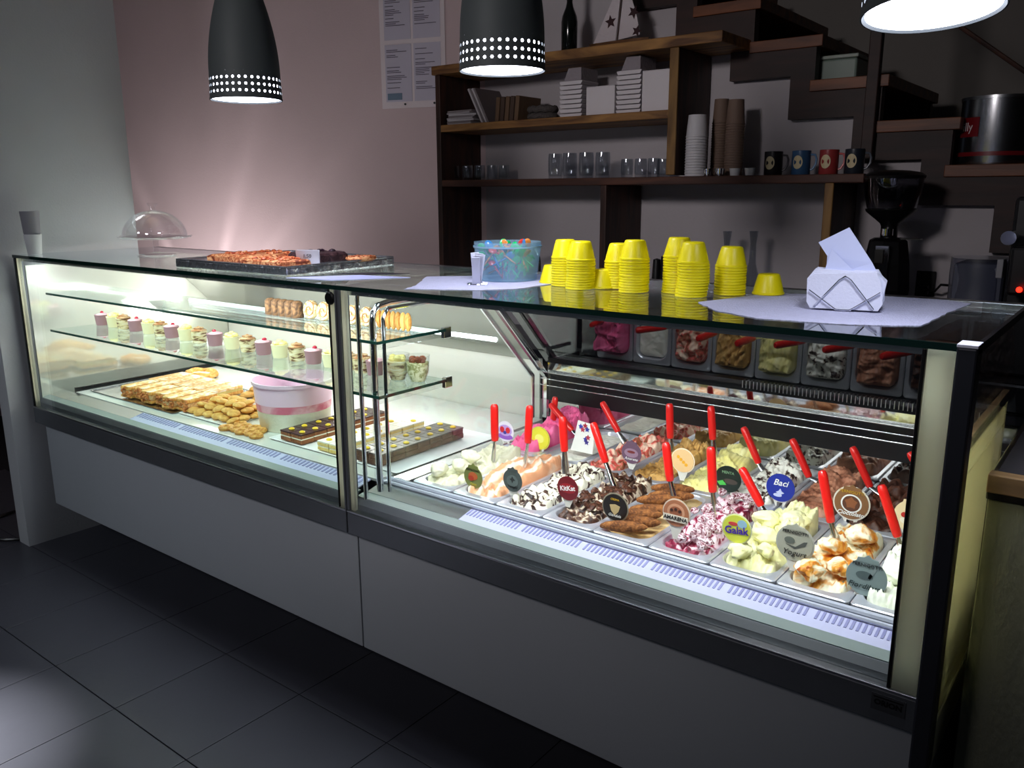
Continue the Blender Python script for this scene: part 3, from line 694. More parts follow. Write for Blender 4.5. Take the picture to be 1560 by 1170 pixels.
def ftag(c, rpx, y, rgb, label, rim=None, crown=False, stemz=.768):
    p = at(c[0], c[1], 'y', y); dep = (p-CAM).dot(fw); R_ = rpx/FPX*dep
    zb_ = stemz-.752+.752
    t = thing('flavour_tag', label, 'tag', (p.x, y, zb_), 0, None)
    cz = p.z-zb_; mt = mm_(label[:14], rgb, .45)
    pts = [(R_*cos(2*pi*i/36), cz+R_*sin(2*pi*i/36)) for i in range(36)]
    B().prism(pts, 'y', -.001, .001).build('disc', mt, t)
    if crown:
        B().prism([(-R_*.55,cz+R_*.80),(-R_*.5,cz+R_*1.02),(-R_*.2,cz+R_*1.05),(0,cz+R_*1.22),(R_*.2,cz+R_*1.05),(R_*.5,cz+R_*1.02),(R_*.55,cz+R_*.80)], 'y', -.0015, .0012).build('crown', mt, t)
    if rim: 
        B().prism([(R_*1.1*cos(2*pi*i/36), cz+R_*1.1*sin(2*pi*i/36)) for i in range(36)], 'y', .0012, .0022).build('rim', mm_('rim'+label[:10], rim, .4), t)
    B().prism([(-R_*.55,cz-R_*.8),(R_*.55,cz-R_*.8),(R_*.22,min(cz-R_*1.5,.004)),(R_*.2,0),(-R_*.2,0),(-R_*.22,min(cz-R_*1.5,.004))], 'y', .001, .003).build('stem', M_stem, t)
    return t, R_, cz
t, r, z = ftag((721,727), 18, .22, (122,128,66), 'olive green round flavour tag with an orange fruit print', crown=True)
disc(r*.5, r*.35, -.001, mm_('orangefruit', (196,96,50)), t, 'fruit_print', cz=z+.1*r); disc(r*.3, r*.22, -.002, mm_('redfruit', (186,60,34)), t, 'fruit_print', cx=-.2*r, cz=z-.1*r)
text('PISTACCHIO', r*.26, INK, t, loc=(0,-.0015,z+r*.62)); text('Panna', r*.3, mm_('tagyel', (206,190,60)), t, loc=(0,-.0015,z-r*.6), shear=.3)
t, r, z = ftag((781,732), 18, .22, (76,84,80), 'dark grey-green round flavour tag over the peach gelato', crown=True)
disc(r*.62, r*.5, -.001, mm_('greyin', (96,106,102)), t, 'inner_print', cz=z-.05*r); text('Vaniglia', r*.34, INK, t, loc=(0,-.002,z-r*.55), shear=.3); star(r*.3, -.002, mm_('dk', (48,50,48)), t, 'fruit_print', cz=z+.1*r, n=4)
t, r, z = ftag((865,744), 19, .24, (112,16,26), 'dark red round flavour tag with white lettering over the ripple gelato')
disc(r*.78, r*.4, -.001, mm_('kk', (150,24,34)), t, 'oval_print', cz=z); text('KitKat', r*.56, WH, t, loc=(0,-.002,z), rot=(R(90),R(-10),0), bold=.0003)
t, r, z = ftag((937,773), 21, .22, (30,22,18), 'black-brown round flavour tag with a beige heart print', rim=(150,140,120))
star(r*.5, -.001, mm_('heart', (196,170,120)), t, 'heart_print', cz=z-.1*r, n=3, k=.7, rot=-90); text('Gianduia', r*.3, WH, t, loc=(0,-.002,z-r*.6), shear=.3); text('CREMA', r*.22, GOLD, t, loc=(0,-.002,z+r*.6))
t, r, z = ftag((1030,782), 21, .22, (170,108,76), 'brown ringed flavour tag with a paper strip reading AMARENA', rim=(214,196,176))
disc(r*.7, r*.62, -.001, mm_('ring', (206,150,116)), t, 'ring_print', cz=z+.1*r); disc(r*.5, r*.44, -.0018, mm_('ring2', (156,92,62)), t, 'ring_print', cz=z+.1*r)
B().box(-r*.98, r*.98, -.0035, -.0026, z-r*.62, z-r*.12).build('paper_strip', mm_('strip', (222,210,192)), t); text('AMARENA', r*.40, INK, t, loc=(0,-.004,z-r*.37), bold=.0003)
for q in range(3): disc(r*.12, r*.12, -.0028, mm_('seed', (70,40,30)), t, 'seed_print', cx=(q-1)*.32*r, cz=z+.22*r+.1*r*(q == 1))
t, r, z = ftag((1122,806), 22, .22, (206,210,74), 'yellow-green round flavour tag with bold violet lettering in the berry gelato', rim=(214,216,180))
disc(r*.34, r*.3, -.001, mm_('galakblue', (150,186,206)), t, 'milk_print', cx=.4*r, cz=z+.45*r); disc(r*.34, r*.13, -.001, mm_('galakred', (196,60,60)), t, 'oval_print', cx=-.25*r, cz=z+.35*r)
text('Galak', r*.74, mm_('violet', (70,40,150)), t, loc=(0,-.002,z-r*.1), rot=(R(90),R(-6),0), bold=.0006)
t, r, z = ftag((1211,828), 27, .22, (176,174,156), 'grey-beige crowned flavour tag lettered Yogurt', crown=True, rim=(186,184,172))
disc(r*.3, r*.2, -.001, mm_('yg', (104,108,98)), t, 'bowl_print', cx=-.3*r, cz=z+.15*r); B().prism([(-.5*r,z-.1*r),(.0,z-.32*r),(.6*r,z-.02*r),(.7*r,z+.25*r),(.5*r,z+.2*r),(.05*r,z-.18*r)], 'y', -.0018, -.001).build('spoon_print', mm_('yg2', (84,86,80)), t)
text('PERNIGOTTI', r*.26, INK, t, loc=(0,-.002,z+r*.66)); text('Yogurt', r*.48, INK, t, loc=(0,-.0025,z-r*.56), shear=.3)
t, r, z = ftag((1320,880), 30, .22, (136,152,150), 'grey-teal crowned flavour tag lettered Fiordilatte', crown=True)
disc(r*.42, r*.22, -.001, mm_('fl', (84,98,98)), t, 'bowl_print', cx=-.1*r, cz=z+.1*r); B().prism([(.05*r,z),(.2*r,z-.05*r),(.5*r,z+.62*r),(.36*r,z+.62*r)], 'y', -.0018, -.001).build('pour_print', mm_('fl2', (140,152,150)), t)
text('PERNIGOTTI', r*.26, INK, t, loc=(0,-.002,z+r*.66)); text('Fiordilatte', r*.42, mm_('dteal', (16,36,34)), t, loc=(0,-.0025,z-r*.48), shear=.3)
t, r, z = ftag((770,657), 16, .66, (236,226,238), 'white and purple flavour tag with two red fruit hearts, in the pink gelato')
disc(r*.9, r*.3, -.001, mm_('purple', (150,90,190)), t, 'band_print', cz=z-r*.5); disc(r*.8, r*.55, -.0012, mm_('lilac', (196,160,222)), t, 'oval_print', cz=z+.1*r)
for q in (-1, 1): disc(r*.26, r*.3, -.0025, mm_('heartred', (214,40,50)), t, 'fruit_print', cx=q*.34*r, cz=z+.15*r)
disc(r*.2, r*.16, -.003, mm_('hb', (60,60,150)), t, 'fruit_print', cz=z-.1*r)
t, r, z = ftag((822,668), 17, .66, (226,216,60), 'bright yellow round flavour tag beside the pink gelato', rim=(206,200,80))
disc(r*.5, r*.4, -.001, mm_('ylt', (240,234,120)), t, 'fruit_print', cz=z)
t = thing('flavour_tag', 'white card tag with red and blue flower print in the white yogurt', 'tag')
p = at(888,665,'y',.70); t.location = (p.x, .70, .768); zc = p.z-.768
B().prism([(-.05,0),(.04,-.0),(.045,zc-.0),(.03,zc+.05),(-.02,zc+.055),(-.035,zc-.01)], 'y', -.001, .001).build('card', mm_('card', (238,236,230)), t)
for q, (dx, dz, c_) in enumerate([(-.008,.035,(60,70,170)),(.01,.04,(170,40,60)),(.018,.028,(50,60,150)),(0,.025,(180,60,80)),(.012,-.008,(60,60,150)),(.022,.0,(170,50,70)),(.016,-.018,(70,60,140))]):
    star(.011, -.0012-.0005*(q % 2), mm_('flower%d' % q, c_), t, 'flower_print', cx=dx, cz=zc+dz, n=5, k=.5)
t, r, z = ftag((962,690), 17, .64, (104,76,96), 'purple-brown crowned flavour tag on the nutty peach gelato', crown=True)
disc(r*.7, r*.42, -.001, mm_('pb', (150,120,140)), t, 'fruit_print', cz=z); text('Amarena', r*.36, WH, t, loc=(0,-.002,z-r*.55), shear=.3); disc(r*.4, r*.12, -.002, mm_('pb2', (120,50,50)), t, 'fruit_print', cz=z+.1*r)
t, r, z = ftag((1040,702), 18, .64, (236,196,140), 'pale orange flavour tag with yellow dots on the toffee gelato', rim=(240,220,190))
for q in range(4): disc(r*.14, r*.14, -.001, mm_('dot', (236,170,40)), t, 'dot_print', cx=(-.4+.25*q)*r, cz=z+(.3-.2*q)*r)
t, r, z = ftag((1109,730), 21, .64, (20,34,26), 'near-black round flavour tag with a green leaf print')
disc(r*.55, r*.2, -.001, mm_('stick', (70,60,54)), t, 'bar_print', cx=.2*r, cz=z-.15*r); B().prism([(-.8*r,z-.3*r),(-.3*r,z-.1*r),(-.1*r,z-.45*r),(-.6*r,z-.55*r)], 'y', -.0018, -.001).build('leaf_print', mm_('leaf', (80,190,80)), t)
text('MENTA', r*.28, mm_('grn', (130,170,130)), t, loc=(0,-.002,z+.5*r))
t, r, z = ftag((1189,743), 22, .64, (32,50,150), 'bright blue round flavour tag with white lettering and small white figure')
text('Baci', r*.62, WH, t, loc=(0,-.002,z+r*.35), shear=.3, bold=.0002); star(r*.3, -.001, mm_('bw', (200,206,236)), t, 'figure_print', cz=z-r*.35, n=4, k=.5); disc(r*.3, r*.12, -.0015, mm_('bw', (200,206,236)), t, 'figure_print', cz=z-r*.55, cx=-.15*r)
t, r, z = ftag((1297,767), 25, .64, (132,92,58), 'brown flavour tag with white swirl lettered Cioccolato', rim=(224,216,200), crown=True)
disc(r*.62, r*.58, -.001, WH, t, 'swirl_print', cz=z); disc(r*.52, r*.5, -.002, mm_('chb', (92,54,36)), t, 'swirl_print', cz=z)
star(r*.4, -.003, mm_('ch2', (140,84,50)), t, 'swirl_print', cz=z+.05*r, n=5, k=.7)
text('PERNIGOTTI', r*.26, GOLD, t, loc=(0,-.004,z+r*.74)); text('Cioccolato', r*.36, WH, t, loc=(0,-.004,z-r*.62), shear=.3, bold=.0003)
t, r, z = ftag((1388,787), 25, .64, (238,216,170), 'cream flavour tag with red berries and a green leaf, by the right post', crown=True)
disc(r*.6, r*.3, -.001, mm_('bwl', (246,238,214)), t, 'bowl_print', cz=z-.3*r)
for q, (dx, dz) in enumerate([(-.4,.05),(0,-.02),(.28,.1),(-.1,.22)]): disc(r*.16, r*.16, -.0025, mm_('cherry', (186,40,34)), t, 'berry_print', cx=dx*r, cz=z+dz*r)
disc(r*.14, r*.2, -.003, mm_('lf', (70,150,60)), t, 'leaf_print', cx=-.05*r, cz=z+.48*r)

# ------------------------------------------------------------------ pastries on the deck
ZD = .745
random.seed(5)
def trayobj(x0, x1, y0, y1, z, label, mt, nm='serving_tray', lip=.006, rz=0):
    cx_, cy_ = (x0+x1)/2, (y0+y1)/2; a_, b_ = (x1-x0)/2, (y1-y0)/2
    b = loops(B(), [rrect(-a_,a_,-b_,b_,.01,lip), rrect(-a_+.004,a_-.004,-b_+.004,b_-.004,.01,lip), rrect(-a_+.008,a_-.008,-b_+.008,b_-.008,.008,.002)])
    n = 20; loops(b, [rrect(-a_,a_,-b_,b_,.01,lip-.0005), rrect(-a_+.008,a_-.008,-b_+.008,b_-.008,.008,0)])
    return tag(b.build(nm, mt, loc=(cx_, cy_, z), rot=(0,0,rz)), label, 'tray')
M_traw = mat('white_paper_tray', (240,238,240), .4); M_tras = mat('steel_tray', (200,202,206), .2, 1)
trayobj(-1.98, -1.28, .17, .62, ZD, 'steel tray under the strudel slices at the left of the case', M_tras)
trayobj(-1.27, -.93, .19, .48, ZD, 'white tray heaped with round cookies', M_traw)
trayobj(-.66, .02, .19, .72, ZD, 'white paper tray under the layered cake squares', M_traw)
# strudel and pie slices
M_crust = multi('golden_crust', [(.3,(196,120,48)),(.55,(236,176,92)),(.8,(248,214,140))], scale=30, rough=.6, bump=.5, bscale=90)
M_crumb = multi('crumb_filling', [(.3,(210,140,80)),(.6,(240,206,150)),(.8,(250,232,196))], scale=60, rough=.8, bump=.6, bscale=140)
M_icing = multi('sugar_top', [(.4,(248,238,222)),(.7,(255,252,246))], scale=30, rough=.6, bump=.3)
M_gold = multi('golden_sugar', [(.34,(226,156,84)),(.5,(246,206,140)),(.62,(252,240,220))], scale=22, rough=.6, bump=.4)
M_custard = multi('custard_layer', [(.3,(222,196,110)),(.7,(246,228,150))], scale=30, rough=.5)
def slab(w, d, layers, name, group, label, loc, rz, cat='cake', jit=.04):
    """layered slice: one part per layer, slightly irregular"""
    t = thing(name, label, cat, loc, rz, group); z = 0
    for nm, h, mt, inset in layers:
        b = B(); N = 6; vs = []
        k0 = len(b.v); b.box(-w/2+inset, w/2-inset, -d/2+inset, d/2-inset, z, z+h)
        b.v = [(x*(1+random.uniform(-jit, jit)), y*(1+random.uniform(-jit, jit)), zz) for x, y, zz in b.v]
        b.build(nm, mt, t, bevel=min(h, w)*.16); z += h
    return t
M_cr2 = multi('orange_crumble', [(.35,(170,84,36)),(.6,(226,150,86)),(.8,(246,206,150))], scale=60, rough=.7, bump=.4)
G = 'filled pastry slices at the left of the case'
for k in range(6):
    p = (-1.70+.085*k, .27+.018*(k % 2), ZD+.008)
    sl_ = slab(.075, .15, [('base', .010, M_crust, 0), ('filling', .026, M_crumb, .003), ('crust', .012, M_crust, .001), ('sugar_top', .003, M_gold, .004)], 'pastry_slice', G, f'{ORD[k]} crumbly golden pastry slice from the left in the front left row', p, R(4))
    cb_ = B()
    for q in range(16): cb_.ball((random.uniform(-.036,.036), -.075+random.uniform(-.006,.012), random.uniform(.006,.046)), random.uniform(.006,.011), random.uniform(.005,.009), random.uniform(.005,.009), 7, 5, jit=.2)
    tag(cb_.build('crumble', M_cr2, sl_, smooth=True), kind='stuff')
for k in range(5):
    p = (-1.78+.10*k, .47, ZD+.008)
    slab(.09, .18, [('base', .014, M_crust, 0), ('custard', .014, M_custard, .003), ('sugar_top', .010, M_gold, .0)], 'cream_slice', 'sugar-topped slices behind the pastry slices', f'{ORD[k]} sugar-topped custard slice from the left behind the crumbly slices', p, R(3))
# jam ring
for (x, y) in ((-1.83, .66),):
    b = B().tube([(.085*cos(a_), .055*sin(a_), .016+.003*sin(5*a_)) for a_ in [2*pi*i/28 for i in range(28)]], .016, 8, closed=True)
    t = thing('pastry_ring', 'oval golden pastry ring with pale filling at the back left', 'pastry', (x, y, ZD+.004)); b.build('crust', M_crust, t, smooth=True)
    B().ball((0,0,.010), .075, .046, .010, 14, 6).build('filling', M_icing, t, smooth=True)
M_bisc = multi('long_biscuit', [(.3,(222,158,76)),(.6,(244,196,116)),(.8,(250,220,156))], scale=26, rough=.7, bump=.3)
for k in range(9):
    r_ = k % 3; x = -1.27+.085*(k//3)+.01*r_; y = .56+.05*r_
    o = B().ball((0,0,0), .022, .075, .016, 10, 8, jit=.03).build('finger_biscuit', M_bisc, smooth=True, loc=(x, y, ZD+.018+.022*(r_ == 1)), rot=(0,0,R(random.uniform(-14,14))))
    tag(o, 'long golden finger biscuit in the heap behind the cookies', 'biscuit', 'finger biscuits behind the cookies')
# cookies, heaped
M_cook = multi('cookie_bake', [(.3,(206,140,62)),(.6,(240,188,104)),(.8,(250,214,140))], scale=20, rough=.6, bump=.25)
ck = B().ball((0,0,0), .027, .027, .0125, 14, 8, jit=.0).build('cookie', M_cook, smooth=True)
ck.location = (-1.22, .235, ZD+.016)
tag(ck, 'round golden cookie in the heap on the white tray', 'cookie', 'round cookies heaped on the white tray')
spots = [(-1.22+.056*i, .235+.052*j, 0) for j in range(4) for i in range(6)][1:]+[(-1.19+.056*i, .262+.052*j, 1) for j in range(3) for i in range(5)]+[(-1.16+.056*i, .30+.052*j, 2) for j in range(2) for i in range(4)]
for x, y, l in spots: dup(ck, (x+random.uniform(-.006,.006), y+random.uniform(-.006,.006), ZD+.016+.021*l), (random.uniform(-.25,.25), random.uniform(-.25,.25), random.uniform(0,3)))
# small ring biscuits right at the front
rb = B().tube([(.019*cos(a_), .019*sin(a_), .009) for a_ in [2*pi*i/14 for i in range(14)]], .009, 6, closed=True).build('ring_biscuit', M_crust, smooth=True, loc=(-.90, .17, ZD))
tag(rb, 'small brown ring biscuit in front of the cream bucket', 'biscuit', 'ring biscuits in front of the bucket')
for k in range(9): dup(rb, (-.895+.046*(k % 5), .175+.05*(k//5)+.01*(k % 2), ZD+.0))
# bucket of pink cream
p = at(433, 655, 'z', ZD); bx_, by_ = -.745, .385
bk = thing('cream_bucket', 'translucent plastic tub of pink and white cream among the pastries', 'bucket', (bx_, by_, ZD+.001))
bk.scale = (1.12, 1.12, 1.0)
M_tub = mat('milky_tub', (246,226,240), .35, trans=0, sss=.2)
B().lathe([(0,0),(.118,0),(.121,.004),(.128,.075),(.0,.075)], 40).build('cream', multi('tub_cream', [(.4,(232,230,206)),(.7,(248,246,232))], scale=6, rough=.5), bk, smooth=True)
B().lathe([(.1285,.075),(.1312,.105),(.0,.105)], 40).build('pink_syrup', multi('tub_syrup', [(.4,(226,120,146)),(.6,(246,190,204))], scale=9, rough=.4), bk, smooth=True)
B().lathe([(.1316,.105),(.137,.175),(.141,.176),(.142,.190),(.138,.190),(.134,.176),(.128,.118),(.0,.112)], 40).build('tub_wall', mat('tub_upper', (252,214,236), .35, sss=.2), bk, smooth=True)
# layered cake squares
M_cho = multi('chocolate_glaze', [(.4,(58,30,34)),(.7,(84,52,54))], scale=20, rough=.25, bump=.1)
M_sponge = multi('brown_sponge', [(.3,(120,70,42)),(.7,(168,108,70))], scale=60, rough=.9, bump=.5)
M_ysponge = multi('yellow_sponge', [(.3,(226,190,104)),(.7,(246,222,150))], scale=60, rough=.9, bump=.4)
M_whc = mat('white_cream_layer', (252,246,228), .5, var=.03)
M_dkc = multi('dark_sponge', [(.3,(84,56,44)),(.7,(120,86,66))], scale=60, rough=.9, bump=.4)
M_gly = multi('grey_glaze', [(.35,(74,62,60)),(.7,(116,104,98))], scale=24, rough=.3, bump=.1)
M_dot = mat('yellow_dot', (250,206,40), .35, sss=.1)
def square(loc, layers, label, group, dot):
    t = slab(.060, .058, layers, 'cake_square', group, label, loc, R(random.uniform(-3,3)), 'cake', .012)
    h = sum(l[1] for l in layers)
    if dot: B().ball((random.uniform(-.005,.005), random.uniform(-.005,.005), h+.002), .012, .011, .0055, 10, 6).build('topping_dot', M_dot, t, smooth=True)
    return t
LA = [('sponge', .015, M_sponge, 0), ('cream', .004, M_whc, .001), ('sponge', .013, M_sponge, .0005), ('glaze', .005, M_cho, 0)]
LB = [('sponge', .012, M_ysponge, 0), ('cream', .005, M_whc, .001), ('sponge', .012, M_ysponge, 0), ('cream', .005, M_icing, 0)]
LC = [('sponge', .020, M_dkc, 0), ('sponge', .016, M_dkc, .001), ('glaze', .005, M_gly, 0)]
for ci, (x0, LY, lab, gp, dot) in enumerate(((-.575, LA, 'brown chocolate-glazed cakes', 'chocolate sponge squares', True),
        (-.365, LB, 'yellow cream cakes', 'yellow cream squares', 1),
        (-.165, LC, 'grey-glazed dark cakes', 'dark layered squares', True))):
    protos = []
    for j in range(7):
        for i in range(2):
            x, y = x0+i*.063, .235+j*.061
            lab_ = f"{ORD[j]} square from the front, {['left','right'][i]} file of the {lab}"
            if len(protos) < 5: protos.append(square((x, y, ZD+.006), LY, lab_, gp, dot and not (ci == 1 and len(protos) % 2)))
            else: dup(protos[(j*3+i) % 5], (x, y, ZD+.006), None, lab_)

# ------------------------------------------------------------------ dessert cups on the lower glass shelf
ZL = 1.0565; ZU = 1.2205
M_mauve = mat('mauve_mousse', (160,118,124), .5, var=.04); M_cupp = mat('clear_dessert_cup', (232,226,206), .25, trans=.3)
M_tcream = multi('dessert_layers', [(.40,(110,74,50)),(.48,(220,200,150)),(.7,(244,238,214))], scale=30, rough=.4, kind='noise', dist=.3, stretch=(1,1,3))
M_ymous = multi('yellow_mousse', [(.35,(232,206,120)),(.7,(250,240,170))], scale=30, rough=.5, bump=.4)
M_berry = mat('berry_red', (186,30,60), .35)
def dessert(kind):
    t = thing('dessert_cup', '', 'dessert', (0,0,ZL), 0, '')
    t.scale = (1.13, 1.13, .92); P_ = [(0,0),(.0225,0),(.0235,.004),(.0275,.048),(.0285,.052),(.0,.052)]
    if kind == 'mauve':
        B().lathe(P_, 20).build('cup', M_mauve, t, smooth=True); B().ball((.004,.0,.052), .024, .024, .008, 12, 6).build('mousse', mat('pink_mousse', (230,176,186), .5), t, smooth=True)
        B().ball((-.004,.004,.062), .008, .007, .007, 8, 5).build('berry', M_berry, t, smooth=True)
    elif kind == 'yellow':
        B().lathe(P_, 20).build('cup', mat('cream_cup', (232,222,178), .4), t, smooth=True)
        b = B()
        for k in range(5): a_ = k*1.3; b.ball((.012*cos(a_), .012*sin(a_), .055+.004*(k % 2)), .013, .012, .010, 8, 5)
        b.ball((0,0,.064), .012, .012, .010, 8, 5); b.build('mousse', M_ymous, t, smooth=True)
    else:
        B().lathe(P_, 20).build('cup', M_tcream, t, smooth=True)
        B().lathe([(.024,.050),(.026,.056),(.016,.060),(.018,.066),(.008,.068),(0,.074)], 12).build('cream_swirl', multi('coffee_cream', [(.4,(170,110,70)),(.7,(240,214,170))], scale=40, rough=.5), t, smooth=True)
    return t
kinds = {'mauve': ('mauve mousse cup with a red berry', 'mauve mousse cups on the lower glass shelf'),
         'yellow': ('cream cup heaped with yellow mousse', 'yellow mousse cups on the lower glass shelf'),
         'choc': ('layered cream and coffee dessert cup', 'layered dessert cups on the lower glass shelf')}
protos = {}
seq = ['mauve','yellow','choc']*7
pxs = [156,174,189,207,228,246,262,284,304,328,354,378,402,427,453,478,505,530,552,572]
ky = ['mauve','yellow','choc','mauve','yellow','choc','mauve','yellow','choc','mauve','yellow','choc','mauve','yellow','choc','mauve','yellow','choc','choc','mauve']
for q, (pxx, kd) in enumerate(zip(pxs, ky)):
    # points along the straight row y=.22 on the shelf
    d = fw + rt*((pxx-780)/FPX) - upv*((490+(pxx-156)*.187-585)/FPX)
    s_ = (.235-CAM.y)/d.y; x = CAM.x+d.x*s_
    lab = f'{ORD[ky[:q].count(kd)]} {kinds[kd][0]} from the left on the lower glass shelf'
    if kd not in protos:
        t = protos[kd] = dessert(kd); t.location = (x, .235, ZL); t['label'] = lab; t['group'] = kinds[kd][1]
    else: dup(protos[kd], (x, .235, ZL), (0,0,random.uniform(0,6)), lab, kinds[kd][1])
def goblet(x, y, label, c1, c2):
    t = thing('dessert_glass', label, 'dessert', (x, y, ZL))
    B().lathe([(0,.002),(.022,.002),(.033,.03),(.036,.062),(0,.066)], 18).build('filling', c1, t, smooth=True)
    b = B()
    for k in range(6): a_ = k*1.1; b.ball((.018*cos(a_), .016*sin(a_), .068+.004*(k % 2)), .014, .012, .010, 8, 5, jit=.1)
    b.build('topping', c2, t, smooth=True)
    B().lathe([(0,0),(.024,0),(.036,.03),(.040,.085),(.0385,.085),(.0345,.03),(.0225,.0018),(0,.0018)], 24).build('glass', M_clear, t, smooth=True)
goblet(.005, .225, 'clear glass of pale dessert with yellow topping near the divider', M_tcream, M_ymous)
goblet(.075, .245, 'rightmost clear glass of green-cream dessert with brown topping', multi('green_cream', [(.4,(150,150,90)),(.55,(226,222,180))], scale=60), multi('brown_top', [(.4,(90,44,28)),(.7,(170,96,60))], scale=60))
# rolls and biscuits on the upper glass shelf
M_roll = multi('swiss_roll', [(.4,(150,110,60)),(.55,(226,204,150)),(.8,(240,226,186))], scale=60, rough=.7)
M_dkp = multi('dark_pastry', [(.4,(70,48,30)),(.7,(150,110,70))], scale=40, rough=.7)
for k in range(5):
    x = -.60+.037*k
    o = B().lathe([(0,0),(.020,0),(.022,.004),(.020,.05),(.012,.058),(0,.060)], 14).build('chocolate_muffin', M_dkp, smooth=True, loc=(x, .20, ZU))
    tag(o, f'{ORD[k]} small dark muffin from the left on the upper glass shelf', 'muffin', 'dark muffins on the upper shelf')
rl = thing('swiss_roll_slice', 'first cream swirl roll slice from the left on the upper glass shelf', 'cake', (-.38, .20, ZU), 0, 'roll slices on the upper shelf')
B().lathe([(0,0),(.030,0),(.032,.003),(.032,.015),(.030,.018),(0,.018)], 22).build('sponge', M_roll, rl, smooth=True, loc=(0,.01,.032), rot=(R(80),0,0))
sp = B().tube([((.004+.0032*a_)*cos(a_), (.004+.0032*a_)*sin(a_), .0185) for a_ in [i*.35 for i in range(24)]], .0022, 5); sp.build('swirl', mat('roll_swirl', (140,96,52), .6), rl, smooth=True, loc=(0,.01,.032), rot=(R(80),0,0))
for k in range(1, 5): dup(rl, (-.38+.070*k, .20, ZU), None, f'{ORD[k]} cream swirl roll slice from the left on the upper glass shelf')
for k in range(7):
    x = .0-.018+.0*k
for k in range(7):
    x = -.055+.0215*k
    o = B().ball((0,0,.030), .0105, .012, .030, 8, 8).build('sponge_finger', M_bisc if k % 2 else M_crust, smooth=True, loc=(x, .21, ZU))
    tag(o, f'{ORD[k]} upright sponge finger from the left by the middle post, upper shelf', 'biscuit', 'sponge fingers on the upper shelf')

# ------------------------------------------------------------------ things on the glass top
# glass cake dome
p = at(228, 388, 'z', H)
cd_ = thing('cake_stand', 'clear glass footed cake stand with scalloped plate on the left glass top', 'cake stand', (p.x+.06, p.y-.0, H))
D_ = (Vector((p.x+.06, p.y, H))-CAM).dot(fw); k_ = D_/FPX
R1 = 53*k_
B().lathe([(0,0),(27*k_,0),(28*k_,.004),(20*k_,.008),(5*k_,.014),(4*k_,.03),(5*k_,24*k_),(12*k_,25*k_),(0,25*k_)], 32).build('foot', M_dome, cd_, smooth=True)
pl = B(); n = 48; prof = [(0,25*k_),(R1*.8,25*k_),(R1*.97,26.5*k_),(R1,28.5*k_),(R1*.98,29*k_),(R1*.9,27*k_),(0,26.3*k_)]
pl.lathe(prof, n); pl.v = [(x*(1+.012*sin(12*math.atan2(y,x))*(math.hypot(x,y) > R1*.9)), y*(1+.012*sin(12*math.atan2(y,x))*(math.hypot(x,y) > R1*.9)), z+.002*sin(12*math.atan2(y,x))*(math.hypot(x,y) > R1*.9)) for x,y,z in pl.v]
pl.build('plate', M_dome, cd_, smooth=True)
dm = thing('glass_dome', 'clear glass dome with a knob covering the footed cake stand', 'dome', (cd_.location.x, cd_.location.y, H+27.2*k_))
R2 = R1*.88; Hd = 40*k_
B().lathe([(R2*cos(R(a_)), Hd*sin(R(a_))) for a_ in range(0, 86, 6)]+[(0,Hd)]+[(R2*.975*cos(R(a_)), Hd*.97*sin(R(a_))) for a_ in range(84, -1, -6)], 40, close=True).build('cover', M_dome, dm, smooth=True)
B().lathe([(0,Hd-.002),(5*k_,Hd),(4*k_,Hd+5*k_),(8*k_,Hd+9*k_),(7.5*k_,Hd+11*k_),(0,Hd+11*k_)], 20).build('knob', M_dome, dm, smooth=True)
# cups at the far left end
p = at(50, 387, 'z', H)
x_, y_ = -2.115, .065
M_cupw = mat('white_paper_cup', (236,236,238), .6); M_cupg = mat('grey_paper_cup', (150,148,156), .6)
k_ = (Vector((x_,y_,H))-CAM).dot(fw)/FPX
c0 = B().lathe([(0,.0),(9.5*k_,0),(9.8*k_,.002),(12.5*k_,30*k_),(11.5*k_,30*k_),(0,28*k_)], 24).build('paper_cup', M_cupw, smooth=True, loc=(x_, y_, H))
tag(c0, 'white paper cup at the left end of the glass top, carrying grey cups', 'cup')
c1 = thing('paper_cup', 'tall grey paper cup stood upside down in the white cup at the left end', 'cup', (x_-.003, y_, H+27*k_))
B().lathe([(0,0),(10.5*k_,0),(11.5*k_,5*k_),(13.5*k_,36*k_),(13.8*k_,37*k_),(0,37*k_)], 24).build('wall', M_cupg, c1, smooth=True)

# foil tray with focaccia
ft = thing('foil_tray', 'large flat tray wrapped in shiny foil on the left glass top', 'tray', (0,0,H))
A_ = at(273,409,'z',H); B2 = at(437,421.5,'z',H); C_ = at(600,404,'z',H)
A_ = Vector((-1.02, .085, H)); D2 = A_+(C_-B2)
quad = [(B2.x,B2.y),(C_.x,C_.y),(C_.x-.62,C_.y+.02),(-1.00,.075)]
quad = [(-.335,.075),(-.375,.60),(-.98,.60),(-.96,.060)]
cxq = sum(a for a,b in quad)/4; cyq = sum(b for a,b in quad)/4; ft.location = (cxq, cyq, H)
q2 = [(a-cxq, b-cyq) for a,b in quad]
M_foil = mat('crinkled_foil', (236,240,246), .2, .95, var=.05, bump=1.0, bscale=30)
b = B(); b.prism(q2, 'z', .0, .026); b.build('board', M_foil, ft, bevel=.004)
rim_ = [(a*.985, b_*.985, .028) for a,b_ in q2]
B().tube(rim_, .004, 6, closed=True).build('rolled_edge', M_foil, ft, smooth=True)
M_bread = multi('focaccia', [(.36,(120,50,24)),(.48,(196,110,64)),(.62,(232,176,120)),(.8,(246,206,160))], scale=45, rough=.6, bump=.6, bscale=80)
